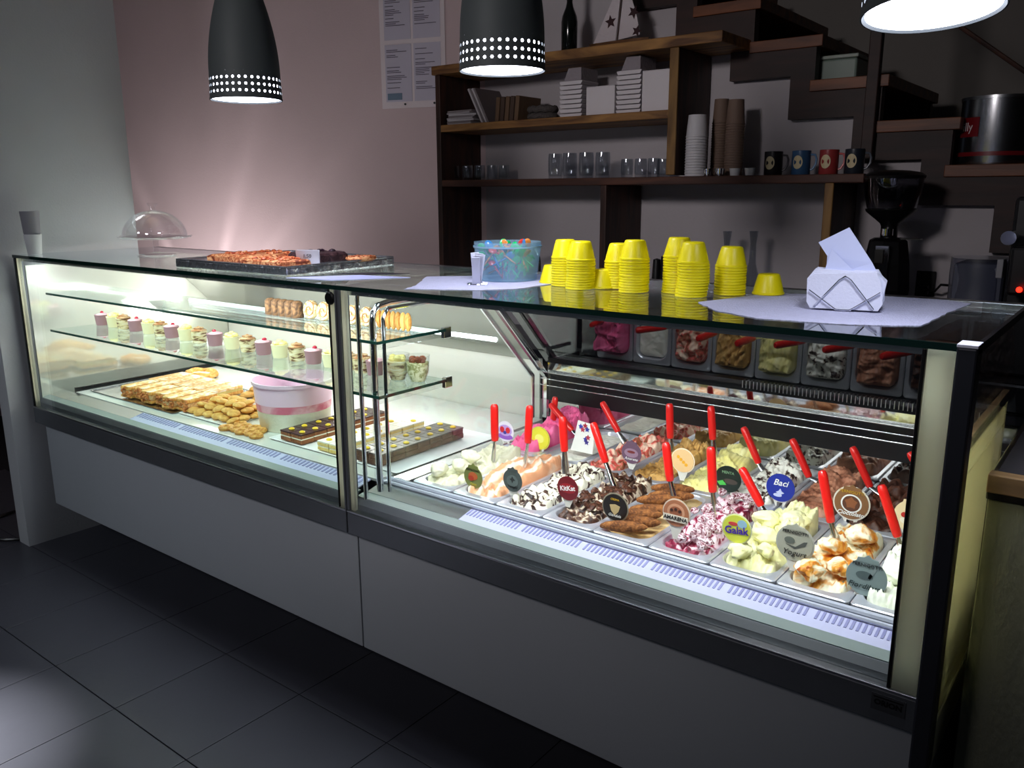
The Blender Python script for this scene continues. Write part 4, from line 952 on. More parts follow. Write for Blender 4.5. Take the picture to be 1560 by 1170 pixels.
def flat(poly, h, name, mt, label, cat, z0, jit=.0025, tops=None):
    b = B(); cx_ = sum(a for a,_ in poly)/len(poly); cy_ = sum(c for _,c in poly)/len(poly)
    # subdivide outline
    P2 = []
    for i in range(len(poly)):
        a_, c_ = Vector(poly[i]), Vector(poly[(i+1) % len(poly)])
        for k in range(4): q = a_.lerp(c_, k/4); P2.append((q.x-cx_+random.uniform(-jit,jit), q.y-cy_+random.uniform(-jit,jit)))
    n = len(P2)
    vs = [(a,c,0) for a,c in P2]+[(a,c,h*.7) for a,c in P2]+[(a*.9,c*.9,h+random.uniform(-.002,.002)) for a,c in P2]+[(0,0,h)]
    fs = [tuple(range(n-1,-1,-1))]+[(i,(i+1)%n,n+(i+1)%n,n+i) for i in range(n)]+[(n+i,n+(i+1)%n,2*n+(i+1)%n,2*n+i) for i in range(n)]+[(2*n+i,2*n+(i+1)%n,3*n) for i in range(n)]
    t = thing(name, label, cat, (cx_, cy_, z0)); b.add(vs, fs).build('crust', mt, t, smooth=False)
    if tops:
        tb_ = B()
        xs = [a for a,_ in P2]; ys = [c for _,c in P2]
        for k in range(tops[0]): tb_.ball((random.uniform(min(xs),max(xs))*.75, random.uniform(min(ys),max(ys))*.75, h+.002), random.uniform(.008,.016), random.uniform(.008,.014), .006, 7, 4, jit=.2)
        tag(tb_.build('topping', tops[1], t, smooth=True), kind='stuff')
    return t
ZF = H+.0265
M_tom = multi('tomato_cheese', [(.4,(150,50,24)),(.55,(214,120,70)),(.7,(240,200,150))], scale=60, rough=.45, bump=.5)
flat([(-.84,.12),(-.60,.15),(-.60,.36),(-.84,.38)], .022, 'focaccia_slice', M_bread, 'large browned focaccia slab at the left of the foil tray', 'bread', ZF, .004, (26, M_tom))
flat([(-.60,.09),(-.40,.105),(-.385,.22),(-.585,.21)], .018, 'focaccia_slice', M_bread, 'smaller focaccia slab at the front corner of the foil tray', 'bread', ZF, .004, (16, M_tom))
t = flat([(-.60,.28),(-.44,.26),(-.42,.42),(-.58,.44)], .03, 'vegetable_pie', multi('dark_crust', [(.4,(44,26,30)),(.7,(86,58,60))], scale=50, rough=.5, bump=.5), 'dark aubergine-coloured pie behind the focaccia on the foil tray', 'pie', ZF, .006, (12, multi('aubergine', [(.4,(34,20,30)),(.7,(70,44,60))], scale=40, rough=.35)))
t = thing('small_pizza', 'small round pizza beside the price card on the foil tray', 'pizza', (-.405, .46, ZF))
B().lathe([(0,0),(.052,0),(.058,.006),(.055,.013),(.046,.010),(0,.011)], 26).build('crust', M_bread, t, smooth=True)
b = B()
for k in range(14): a_ = k*2.4; q = .042*math.sqrt(k/14); b.ball((q*cos(a_), q*sin(a_), .012), .008, .008, .004, 7, 4)
b.build('topping', M_tom, t, smooth=True)
p = at(504, 404, 'z', ZF)
t = thing('price_card', 'small white price card standing on the foil tray', 'card', (-.345, .27, ZF), R(28))
t.location = (-.395, .215, ZF)
B().prism([(-.0,0),(.002,0),(-.010,.048),(-.012,.048)], 'x', -.040, .040).build('card', mat('price_card', (206,206,216), .7), t)
B().prism([(.0,0),(.002,0),(-.008,.048),(-.010,.048)], 'x', -.040, .040).build('fold', mat('price_card', (206,206,216), .7), t, loc=(0,.0,0), rot=(R(-14),0,0))
text('1,50', .018, INK, t, loc=(0,-.0105,.028), rot=(R(78),0,0))

# papers on the glass
def sheet(pts, name, mt, label, cat, z=H, th=.0012, group=None, wav=0):
    cx_ = sum(a for a,_ in pts)/len(pts); cy_ = sum(c for _,c in pts)/len(pts); P2 = []
    for i in range(len(pts)):
        a_, c_ = Vector(pts[i]), Vector(pts[(i+1) % len(pts)]); N = 8 if wav else 1
        for k in range(N):
            q = a_.lerp(c_, k/N); P2.append((q.x-cx_+random.uniform(-wav,wav), q.y-cy_+random.uniform(-wav,wav)))
    o = B().prism(P2, 'z', 0, th).build(name, mt, None, loc=(cx_, cy_, z)); return tag(o, label, cat, group)
sheet([(-.30,.045),(-.12,.075),(.02,.28),(-.17,.24)], 'leaflet', M_paper, 'lavender paper leaflet lying by the middle of the glass top', 'paper')
sheet([(-.27,.19),(-.14,.255),(-.06,.36),(-.20,.31)], 'leaflet', mat('dark_leaflet', (30,32,48), .4), 'dark printed leaflet tucked beside the lavender sheet', 'paper', H+.0014)
mp = [at(*q,'z',H) for q in ((629,418),(668,421),(700,419),(764,418),(822,424),(862,437),(790,438),(700,443),(638,444))]
mp = [(max(-.02, q.x), min(q.y, .64)) for q in mp]
sheet([(.045,.33),(.14,.42),(.30,.60),(.43,.60),(.50,.42),(.49,.22),(.42,.13),(.24,.035),(.20,.12)], 'paper_mat', M_mat, 'white quilted paper mat under the bucket of coloured spoons', 'mat', wav=.003)
sheet([(1.02,.25),(1.10,.52),(1.30,.63),(1.50,.635),(1.555,.60),(1.545,.40),(1.54,.17),(1.42,.10),(1.24,.075),(1.12,.14)], 'paper_mat', M_mat, 'large white quilted paper mat under the napkin box', 'mat', wav=.003)

# bucket of coloured spoons
p = at(714, 424, 'z', H); bxp = Vector((.315, .405, H))
k_ = (bxp-CAM).dot(fw)/FPX
bu = thing('spoon_bucket', 'translucent bluish plastic bucket full of coloured spoons', 'bucket', (bxp.x, bxp.y, H+.0014))
M_bkt = bpy.data.materials.new('translucent_bucket'); M_bkt.use_nodes = True; nt = M_bkt.node_tree; pb = nt.nodes['Principled BSDF']
pb.inputs['Base Color'].default_value = (*lin((170,206,226)), 1); pb.inputs['Roughness'].default_value = .25
tp = nt.nodes.new('ShaderNodeBsdfTransparent'); tp.inputs[0].default_value = (.86,.95,1,1); mx = nt.nodes.new('ShaderNodeMixShader')
nz = nt.nodes.new('ShaderNodeTexNoise'); nz.inputs['Scale'].default_value = 12; mr = nt.nodes.new('ShaderNodeMapRange'); mr.inputs['To Min'].default_value = .62; mr.inputs['To Max'].default_value = .74
nt.links.new(nz.outputs['Fac'], mr.inputs['Value']); nt.links.new(mr.outputs[0], mx.inputs[0]); nt.links.new(pb.outputs[0], mx.inputs[1]); nt.links.new(tp.outputs[0], mx.inputs[2]); nt.links.new(mx.outputs[0], nt.nodes['Material Output'].inputs['Surface'])
rb_, rt_ = 44*k_, 51*k_; hb = 57*k_
B().lathe([(0,.001),(rb_,.001),(rt_*.985,hb*.82),(rt_,hb*.84),(rt_,hb),(rt_*.975,hb),(rt_*.965,hb*.84),(rb_*.97,.003),(0,.003)], 40).build('tub', M_bkt, bu, smooth=True)
B().lathe([(rt_,hb*.90),(rt_*1.02,hb*.90),(rt_*1.02,hb*.86),(rt_,hb*.86)], 40, close=True).build('rim_band', mat('bucket_rim', (140,176,200), .4), bu, smooth=True)
cols = {'green': (30,200,110), 'red': (232,70,60), 'blue': (60,130,190), 'orange': (240,150,70)}
pro = {}
random.seed(21)
for q in range(84):
    c_ = random.choice(['green','green','green','red','blue','orange'])
    if c_ not in pro:
        b = B(); b.tube([(0,0,-.045),(0,0,.02)], .0032, 5); b.ball((0,0,.032), .013, .004, .017, 8, 6)
        pro[c_] = b.mesh('plastic_spoon', mat('spoon_'+c_, cols[c_], .25, sss=.15), True)
    o = bpy.data.objects.new('plastic_spoon', pro[c_]); COL.objects.link(o)
    a_ = random.uniform(0, 2*pi); rr = rb_*.72*math.sqrt(random.random()); hz = .03+(hb-.055)*random.random()
    if q > 78: hz = hb-.036; rr *= .9
    tl = .5 if q > 74 else 1.2
    o.location = (bxp.x+rr*cos(a_), bxp.y+rr*sin(a_), H+hz); o.rotation_euler = (random.uniform(-tl,tl), random.uniform(-tl,tl), random.uniform(0,6))
    if q <= 74: o.scale = (.9,.9,.8)
    tag(o, f'small {c_} plastic spoon jumbled in the translucent bucket', 'spoon', f'{c_} spoons in the bucket')

# sachet holder
sx_ = Vector((.32, .235, H+.0014)); k_ = (sx_-CAM).dot(fw)/FPX
sx_ = at(733, 433, 'z', H); sx_ = Vector((.335, .235, H+.0014))
sh_ = thing('sachet_holder', 'small wire holder in front of the spoon bucket', 'holder', sx_, R(35))
for q in (-.016, .016):
    B().tube([(-.028,q,.002),(-.012,q,.004),(-.009,q,.05),(-.003,q,.062),(.003,q,.062),(.009,q,.05),(.012,q,.004),(.028,q,.002)], .0016, 6).build('wire', M_chrome, sh_, smooth=True)
B().tube([(.028*cos(a_), .026*sin(a_), .002) for a_ in [2*pi*i/16 for i in range(16)]], .0016, 6, closed=True).build('wire_ring', M_chrome, sh_, smooth=True)
for q in range(8):
    o = B().box(-.012, .012, -.0012, .0012, 0, .082+.004*(q % 3)).build('sugar_sachet', mat('sachet_paper', (206,210,230), .6), None, bevel=.001, loc=(sx_.x-.0022*(q-3.5), sx_.y+.0034*(q-3.5), H+.004), rot=(R(16-q*4.4), R(random.uniform(-6,12)), R(35)))
    tag(o, f'{ORD[q]} white sugar sachet from the front in the wire holder', 'sachet', 'sugar sachets in the wire holder')

# yellow tubs in nested stacks, upside down
RC = .0395
cupm = B().lathe([(RC,0),(RC+.0012,.0005),(RC+.0012,.0045),(RC-.0008,.006),(RC-.004,.020),(RC-.0115,.048),(RC-.0135,.0515),(RC-.016,.0525),(0,.0525),(0,.0515),(RC-.0165,.0515),(RC-.0055,.018),(RC-.0018,.0)], 32, close=False).mesh('yellow_cup', M_yel, True)
def cupstack(x, y, n, where, lean=0., la=0.):
    for k in range(n):
        o = bpy.data.objects.new('yellow_cup', cupm); COL.objects.link(o)
        s_ = k/max(1, n-1)
        o.location = (x+lean*sin(s_*2.6)*cos(la)+random.uniform(-.0006,.0006), y+lean*sin(s_*2.6)*sin(la), H+.0005+k*.0071)
        o.rotation_euler = (random.uniform(-.02,.02), random.uniform(-.02,.02), random.uniform(0,6))
        if n == 1: tag(o, f'single upturned yellow cup {where}', 'cup')
        else: tag(o, f'{ORD[n-1-k]} yellow cup from the top of the {where} stack', 'cup', f'yellow cups in the {where} stack')
def gp(px_, py_): 
    q = at(px_, py_, 'z', H); v = Vector((q.x-CAM.x, q.y-CAM.y, 0)).normalized(); return q+v*RC
for (pxx, pyb, pyt, where, lean) in ((861,437,365,'leftmost rear',0),(883,442,366,'leftmost front',.004),
        (942,441,371,'middle rear',0),(965,447,364,'middle front',.001),(1031,448,362,'right-hand rear',.002),
        (1052,454,367,'bent right-hand',.006),(1111,451,375,'rightmost lone',.0)):
    q = gp(pxx, pyb); k_ = (q-CAM).dot(fw)/FPX; n = max(3, round(((pyb-pyt)*k_-.0525)/.0071))
    cupstack(q.x, q.y, n, where, lean, 0)
for pxx, pyb, where in ((842,433,'left of all the stacks'),(920,441,'between the second and third stacks'),(1186,454,'on the glass left of the napkin box')):
    q = gp(pxx, pyb); 
    if pxx == 1186: q = Vector((1.10, .50, 0))
    cupstack(q.x, q.y, 1, where)
for o in bpy.data.objects:
    if o.name.startswith('yellow_cup') and o.get('label','').startswith('single') and 'napkin' in o['label']: o.location.z = H+.002

# napkin box with zigzag wire
nb = Vector((1.345, .325, H+.0014)); nr = R(12)
t = thing('napkin_holder', 'wire napkin holder with crossed zigzag rods on the large paper mat', 'holder', nb, nr)
w2, d2, h2 = .078, .04, .085
for q in (-d2-.004, d2+.004):
    B().tube([(-w2*.78,q,.004),(-w2*.80,q,.008),(-.012,q,.070),(0,q,.078),(.012,q,.070),(w2*.80,q,.008),(w2*.78,q,.004)], .0017, 6).build('zigzag_rod', M_chrome, t, smooth=True)
    B().tube([(-w2*.95,q,.045),(-w2*.2,q,.004),(.0,q,.003),(w2*.2,q,.004),(w2*.95,q,.045)], .0017, 6).build('zigzag_rod', M_chrome, t, smooth=True)
B().tube([(-w2*.2,-d2-.004,.003),(-w2*.2,d2+.004,.003)], .0017, 6).build('base_rod', M_chrome, t, smooth=True)
B().tube([(w2*.2,-d2-.004,.003),(w2*.2,d2+.004,.003)], .0017, 6).build('base_rod', M_chrome, t, smooth=True)
t = thing('napkin_pack', 'pack of white paper napkins held in the wire holder', 'napkins', nb, nr)
b = B()
for k in range(9):
    y0 = -d2+k*d2*2/9; j1, j2 = random.uniform(-.004,.004), random.uniform(-.006,.006)
    b2 = loops(B(), [[(x,y0+.0003,z) for x,z in ((-w2+.008,.004),(w2-.006,.004),(w2+j1,.02),(w2+j2,h2-.02),(w2-.015,h2+j1),(-w2+.012,h2+j2),(-w2-.002,h2-.015),(-w2,.018))],
                     [(x,y0+d2*2/9-.0003,z) for x,z in ((-w2+.008,.004),(w2-.006,.004),(w2+j1,.02),(w2+j2,h2-.02),(w2-.015,h2+j1),(-w2+.012,h2+j2),(-w2-.002,h2-.015),(-w2,.018))]])
    b2.f.append(tuple(range(7,-1,-1))); b2.mi.append(0)
    b2.build('napkin', M_nap, t)
# the folded napkin sticking up
pp = [Vector((-.040,0,.080)), Vector((.062,0,.080)), Vector((.018,.005,.172)), Vector((-.072,-.004,.142)), Vector((-.035,-.002,.112))]
o = B().add([(-.045,.004,.07),(.07,.004,.07),(.050,.008,.105),(-.004,.01,.182),(-.066,.0,.148),(-.045,.002,.118)], [(0,1,2,5),(5,2,3,4)]).build('napkin', mat('lifted_napkin', (206,214,244), .9), None, loc=nb, rot=(0,0,nr))
md = o.modifiers.new('thick', 'SOLIDIFY'); md.thickness = .0015
tag(o, 'folded white napkin pulled up out of the pack', 'napkin')
o = B().add([(-.05,-.006,.075),(.03,-.006,.075),(.0,-.004,.10),(-.036,-.003,.135)], [(0,1,2,3)]).build('napkin', mat('lifted_napkin', (206,214,244), .9), None, loc=nb, rot=(0,0,nr))
md = o.modifiers.new('thick', 'SOLIDIFY'); md.thickness = .0015
tag(o, 'shorter white napkin fold in front of the pulled-up one', 'napkin')

# ------------------------------------------------------------------ things on the wooden shelves
def tumbler(x, y, z, r, h, label, group, name='glass_tumbler'):
    o = B().lathe([(0,0),(r*.86,0),(r*.92,.004),(r,h*.3),(r,h*.8),(r*.93,h),(r*.88,h),(r*.94,h*.78),(r*.94,h*.3),(r*.8,.012),(0,.012)], 20).build(name, M_glass, smooth=True, loc=(x,y,z))
    return tag(o, label, 'glass', group)
t0 = None
for nm, row, r, h, lab, gp_ in (('a', [(692,1.82),(712,1.82),(731,1.82),(750,1.88),(768,1.9)], .028, .075, 'small clear tumbler at the left end of the lower shelf', 'small tumblers at the left of the shelf'),
                           ('b', [(846,1.82),(868,1.80),(893,1.80),(918,1.84)], .036, .118, 'tall clear tumbler in the middle of the lower shelf', 'tall tumblers in the middle of the shelf'),
                           ('c', [(955,1.80),(976,1.80),(996,1.80),(1010,1.9)], .029, .082, 'short clear tumbler beside the upright panel on the lower shelf', 'short tumblers by the upright panel')):
    f_ = None
    for pxx, y in row:
        x = min(at(pxx, 265, 'y', y).x, .13)
        if f_ is None: f_ = tumbler(x, y, ZS0, r, h, lab, gp_)
        else: dup(f_, (x, y, ZS0), None, f'{ORD[[a_ for a_,_ in row].index(pxx)]} {lab}')
# foam trays and boxes on the middle shelf
ftm = B().prism([(-.055,-.0),(.055,0),(.062,.012),(.062,.016),(-.062,.016),(-.062,.012)], 'y', -.07, .07).mesh('foam_tray', M_foam)
for (x_, n, w) in ((-.36, 8, 'left'), (-.055, 9, 'right')):
    for k in range(n):
        o = bpy.data.objects.new('foam_tray', ftm); COL.objects.link(o); o.location = (x_, YS+.12, ZS1+.0005+k*.0205)
        tag(o, f'{ORD[n-1-k]} white foam tray from the top of the {w} stack, middle shelf', 'tray', f'foam trays in the {w} stack')
    o = B().prism([(-.045,0),(.05,0),(.05,.055),(-.02,.055)], 'y', -.06, .08).build('paper_bag_bundle', mat('bag_bundle', (150,142,148), .8, bump=.6), None, loc=(x_, YS+.12, ZS1+.001+n*.0205-.003))
    tag(o, f'crumpled grey paper bundle on top of the {w} foam tray stack', 'bundle')
for x0, x1, h, w in ((-.275,-.125,.125,'left'),(.012,.150,.17,'right')):
    t = thing('cardboard_box', f'plain white carton beside the {w} foam tray stack', 'box', ((x0+x1)/2, YS+.14, ZS1))
    B().box(-(x1-x0)/2, (x1-x0)/2, -.09, .09, 0, h).build('body', mat('white_carton', (222,216,220), .7), t, bevel=.003)
    B().box(-(x1-x0)/2, (x1-x0)/2, -.088, .092, h, h+.002).build('flap', mat('white_carton2', (200,194,200), .7), t)
# magazines, folders, mats
for k in range(8):
    o = B().box(-.085, .085, -.11, .11, 0, .008).build('magazine', mat('magazine_%d' % (k % 3), [(176,168,172),(140,130,132),(200,196,200)][k % 3], .6), None, bevel=.001, loc=(-1.02+random.uniform(-.008,.008), YS+.14, ZS1+.0005+k*.0087), rot=(0,0,R(random.uniform(-7,7))))
    tag(o, f'{ORD[7-k]} magazine from the top of the flat pile on the middle shelf', 'magazine', 'magazines in the flat pile')
for k in range(4):
    o = B().box(-.005, .005, -.10, .10, 0, .19).build('folder', mat('folder_%d' % (k % 2), [(190,184,188),(120,110,112)][k % 2], .6), None, bevel=.001, loc=(-.875+.013*k, YS+.13, ZS1), rot=(0,R(-28),0))
    tag(o, f'{ORD[k]} leaning booklet from the left, against the magazine pile', 'booklet', 'leaning booklets on the middle shelf')
for k in range(5):
    o = B().box(-.012, .012, -.09, .09, 0, .115).build('brown_packet', mat('kraft_%d' % (k % 2), [(104,80,60),(76,58,48)][k % 2], .8, bump=.3), None, bevel=.003, loc=(-.80+.030*k, YS+.14, ZS1+.004), rot=(0,R(6),0))
    tag(o, f'{ORD[k]} upright brown paper packet from the left, beside the leaning booklets', 'packet', 'brown packets on the middle shelf')
for k in range(2):
    b = B().tube([(.06*cos(a_)*1.1, .05*sin(a_), .018+.003*sin(9*a_)) for a_ in [2*pi*i/36 for i in range(36)]], .016, 8, closed=True)
    o = b.build('woven_coaster_ring', mat('grey_weave', (92,86,84), .9, bump=1, bscale=200), smooth=True, loc=(-.575, YS+.13, ZS1+k*.033+.001))
    tag(o, ['lower','upper'][k]+' of the two woven grey rings between packets and foam trays', 'ring')
# on top of the shelf unit
M_bot = mat('dark_bottle_glass', (14,18,16), .12, var=.1)
p = at(867, 86, 'y', YS+.10)
t = thing('wine_bottle', 'dark wine bottle standing on the top board of the shelf unit', 'bottle', (-.42, YS+.12, ZS2))
t.location.x = at(867, 86, 'y', YS+.12).x
B().lathe([(0,0),(.034,0),(.037,.005),(.038,.14),(.034,.165),(.018,.205),(.0135,.225),(.0135,.275),(.0150,.278),(.0150,.287),(.013,.29),(0,.29)], 26).build('glass', M_bot, t, smooth=True)
B().lathe([(.0142,.235),(.0148,.236),(.0156,.290),(0,.292)], 20).build('capsule', mat('bottle_capsule', (24,20,20), .4), t, smooth=True)
YBt = YS+.13
t = thing('toy_sailboat', 'decorative wooden sailboat with white star-printed cloth sails on the shelf top', 'boat', (at(940, 76, 'y', YBt).x, YBt, ZS2))
hull = B(); hv = []
for (x, w, z) in ((-.15,.0,.03),(-.10,.02,.006),(.0,.032,.0),(.10,.024,.004),(.16,.002,.026)):
    hv += [(x,-w*.6,z),(x,w*.6,z),(x,-w-.002,.030+abs(x)*.02),(x,w+.002,.030+abs(x)*.02)]
hf = []
for i in range(4):
    a_ = 4*i; hf += [(a_,a_+4,a_+5,a_+1),(a_,a_+2,a_+6,a_+4),(a_+1,a_+5,a_+7,a_+3),(a_+2,a_+3,a_+7,a_+6)]
hf += [(0,1,3,2),(16,18,19,17)]
hull.add(hv, hf).build('hull', wood('hull_wood', (80,54,34), (150,104,66)), t)
B().tube([(.0,0,.03),(.03,0,.32)], .005, 8).build('mast', M_wdark, t, smooth=True)
M_sail = mat('sail_cloth', (214,204,208), .85, bump=.5, bscale=50)
def sail(pts, nm):
    o = B().prism(pts, 'y', -.002, .002).build(nm, M_sail, t); return o
sail([(-.125,.035),(-.008,.038),(.022,.30)], 'sail'); sail([(.006,.038),(.115,.05),(.10,.12),(.035,.30)], 'sail')
star(.03, -.0025, mat('sail_star', (56,30,34), .8), t, 'star_print', cx=-.035, cz=.118, rot=97)
star(.03, -.0025, mat('sail_star', (56,30,34), .8), t, 'star_print', cx=.082, cz=.145, rot=60); star(.026, -.0025, mat('sail_star', (56,30,34), .8), t, 'star_print', cx=.10, cz=.065, rot=70)
# paper cup stacks, small cups, mugs on the lower shelf right part
def pstack(x, y, r0, r1, h, n, step, mt, where, inv):
    me = (B().lathe([(r1,0),(r1+.0015,.001),(r1+.0015,.003),(r1-.001,.004),(r0,h),(0,h)], 24)).mesh('paper_cup', mt, True)
    for k in range(n):
        o = bpy.data.objects.new('paper_cup', me); COL.objects.link(o); o.location = (x, y, ZS0+.0005+k*step)
        tag(o, f'{ORD[n-1-k]} paper cup from the top of the {where}', 'cup', f'paper cups in the {where}')
pstack(at(1059,270,'y',YS+.07).x, YS+.07, .038, .046, .09, 15, .0115, mat('cup_white', (206,204,208), .6), 'wide white stack by the shelf panel', 1)
pstack(at(1094,270,'y',YS+.19).x, YS+.19, .030, .036, .10, 22, .0105, mat('cup_kraft', (120,98,84), .7), 'narrow brown stack behind the white', 1)
pstack(at(1116,268,'y',YS+.15).x, YS+.15, .032, .040, .10, 21, .0105, mat('cup_kraft2', (136,112,98), .7), 'rightmost brown stack', 1)
for pxx, mt_, lab in ((1078, M_chrome, 'small steel cup at the left of the four small cups'), (1096, M_chrome, 'second small steel cup before the brown stack'), (1119, M_cupw, 'small white cup left of the last small cup'), (1142, M_cupw, 'small white cup nearest the mugs')):
    o = B().lathe([(0,0),(.018,0),(.022,.03),(.0205,.03),(.017,.003),(0,.003)], 18).build('espresso_cup', mt_, smooth=True, loc=(at(pxx, 270, 'y', YS+.05).x, YS+.05, ZS0)); tag(o, lab, 'cup')
for pxx, rgb, nm in ((1177,(26,22,26),'black'),(1219,(50,86,124),'blue'),(1261,(150,52,52),'red'),(1300,(34,40,50),'dark blue')):
    y = YS+.08; x = at(pxx, 268, 'y', y).x
    t = thing('printed_mug', f'{nm} mug with a cream oval print on the shelf right end', 'mug', (x, y, ZS0), R(8))
    B().lathe([(0,0),(.034,0),(.036,.003),(.036,.092),(.034,.093),(.033,.09),(.033,.006),(0,.006)], 26).build('body', mat('mug_'+nm, rgb, .3), t, smooth=True)
    B().tube([(.034,0,.078),(.052,0,.076),(.058,0,.06),(.056,0,.04),(.045,0,.022),(.034,0,.018)], .0045, 8).build('handle', mat('mugh_'+nm, tuple(min(255, c_+50) for c_ in rgb), .3), t, smooth=True)
    b = B(); vs = []
    for i in range(13):
        for j in range(2): pass
    pts = [(.0365*sin(R(-12)+.55*cos(a_)), -.0366*cos(R(-12)+.55*cos(a_)), .048+.026*sin(a_)) for a_ in [2*pi*i/20 for i in range(20)]]
    b.add(pts+[(.0366*sin(R(-12)), -.0372*cos(R(-12)), .048)], [(i, (i+1) % 20, 20) for i in range(20)]).build('oval_print', mat('mug_print', (206,190,150), .5), t)

# ------------------------------------------------------------------ on the back counter
ZC = .94
# faucet
fx = at(770, 400, 'y', 1.66); fx2 = at(822, 400, 'y', 1.66)
t = thing('kitchen_faucet', 'chrome gooseneck faucet rising behind the spoon bucket', 'faucet', (fx2.x, 1.66, ZC))
w_ = fx.x-fx2.x; top = at(797, 367, 'y', 1.66).z-ZC; z1 = top-abs(w_)/2
pts = [(0,0,0),(0,0,z1)]+[(w_/2+(-w_/2)*cos(a_), 0, z1+abs(w_)/2*sin(a_)) for a_ in [pi*i/12 for i in range(1,12)]]+[(w_,0,z1),(w_,0,z1-.05),(w_-.001,0,z1-.085)]
B().tube(pts, .008, 10).build('spout', M_chrome, t, smooth=True); B().lathe([(.010,0),(.013,.01),(.013,.04),(.009,.045)], 16, (w_,0,z1-.10)).build('nozzle', M_chrome, t, smooth=True)
B().lathe([(0,0),(.026,0),(.026,.012),(.018,.02),(.016,.07),(.0,.07)], 20).build('base', M_chrome, t, smooth=True)
# coffee grinder
gx = at(1350, 400, 'y', 1.75).x; t = thing('coffee_grinder', 'black coffee grinder with a clear conical bean hopper on the back counter', 'grinder', (gx, 1.75, ZC))
Z = lambda py_: at(1350, py_, 'y', 1.75).z-ZC
M_gr = mat('grinder_black', (12,12,14), .3, var=.1)
B().lathe([(0,Z(455)),(.085,Z(455)),(.09,Z(440)),(.082,Z(400)),(.068,Z(366)),(.05,Z(362)),(0,Z(362))], 8).build('housing', M_gr, t, bevel=.004)
B().box(-.10, .10, -.12, .14, 0, Z(455)).build('base', M_gr, t, bevel=.01)
B().box(-.035, .012, -.098, -.080, Z(430), Z(372)).build('chrome_panel', M_chrome, t, bevel=.002, rot=(0,0,R(10)))
B().box(-.016, .016, -.115, -.098, Z(398), Z(378)).build('dose_block', M_gr, t, bevel=.002)
B().lathe([(0,Z(362)),(.03,Z(362)),(.03,Z(345)),(.035,Z(340)),(.088,Z(322)),(.09,Z(318)),(0,Z(318))], 28).build('hopper_collar', M_gr, t, smooth=True)
B().lathe([(.085,Z(318)),(.098,Z(296)),(.104,Z(270)),(.1035,Z(270)),(.096,Z(296)),(.083,Z(318))], 32).build('hopper', pane('smoked_hopper', (.55,.55,.58), 1.5, .04), t, smooth=True)
B().lathe([(.106,Z(272)),(.108,Z(268)),(.09,Z(263)),(.05,Z(260)),(0,Z(259))], 32).build('hopper_lid', M_gr, t, smooth=True)
B().lathe([(0,Z(358)),(.022,Z(358)),(.022,Z(348)),(0,Z(348))], 16, (0,-.03,0)).build('ring', M_chrome, t, smooth=True)
B().box(.0, .115, -.02, .02, Z(364), Z(362)).build('doser_lever', M_gr, t)
# wall socket with plug and cable
q = at(1410, 432, 'y', 2.025); t = thing('wall_socket', 'black double wall socket right of the coffee grinder', 'socket', (q.x, 2.028, q.z-.05))
B().box(-.035, .035, -.012, 0, 0, .10).build('plate', M_black, t, bevel=.003); B().box(-.02, .02, -.045, -.012, .01, .045).build('plug', M_black, t, bevel=.004)
a = Vector((q.x, 1.985, q.z-.02)); b_ = at(1462, 436, 'y', 1.85)
tag(B().tube([a, a+Vector((.05,-.03,.0)), a.lerp(b_, .5)+Vector((0,0,.012)), b_], .005, 6).build('plug_cable', M_black, smooth=True), 'black cable running from the wall socket to the bagged appliance', 'cable')
# bag-wrapped container
q = at(1490, 425, 'y', 1.75); t = thing('plastic_bag_box', 'grey appliance wrapped in a translucent plastic bag on the back counter', 'appliance', (q.x, 1.78, ZC))
b = B().box(-.075, .085, -.09, .09, 0, at(1490, 398, 'y', 1.75).z-ZC, 0); b.build('body', mat('appliance_grey', (92,96,112), .5), t, bevel=.02)
bg = B(); hb_ = at(1490, 393, 'y', 1.75).z-ZC; n = 20; vs = []
for j in range(7):
    for i in range(n):
        a_ = 2*pi*i/n; rr = .115*(1+.10*noise.noise(Vector((cos(a_)*2, sin(a_)*2, j*.9)))); s_ = min(1, abs(1/max(abs(cos(a_)), abs(sin(a_)))))
        vs.append((rr*s_*cos(a_)*.9+.004, rr*s_*sin(a_)*.95, hb_*j/6*.98+.01))
bg.add(vs, [(j*n+i, j*n+(i+1)%n, (j+1)*n+(i+1)%n, (j+1)*n+i) for j in range(6) for i in range(n)]+[tuple(6*n+i for i in range(n))]).build('bag', pane('plastic_film', (.66,.68,.76), 1.45, .10, .3), t, smooth=True)
# espresso machine at the right edge
q = at(1545, 420, 'y', 1.55); t = thing('espresso_machine', 'black espresso machine with a red light at the right edge of the picture', 'coffee machine', (q.x+.25, 1.62, ZC))
zz = lambda py_: at(1545, py_, 'y', 1.45).z-ZC
B().box(-.27, .35, -.10, .30, .10, zz(300)).build('body', M_black, t, bevel=.012)
B().box(-.25, .35, -.22, -.10, .38, zz(375)).build('group_head_cover', M_black, t, bevel=.01)
B().box(-.27, .35, -.22, .30, 0, .10).build('drip_base', M_black, t, bevel=.01)
B().box(-.29, -.272, -.17, -.10, zz(425), zz(396)).build('white_panel', mat('machine_label', (150,150,156), .5), t, bevel=.002)
B().lathe([(0,0),(.022,0),(.024,.01),(.022,.05),(0,.05)], 18).build('steam_knob', M_chrome, t, smooth=True, loc=(-.262,-.16,zz(362)), rot=(R(90),0,0))
B().ball((0,0,0), .009, .009, .009, 10, 6).build('power_light', mat('red_lamp', (255,40,20), .4, emit=6, emcol=(255,30,16)), t, smooth=True, loc=(at(1553,440,'y',1.37).x-t.location.x, -.252, zz(437)))
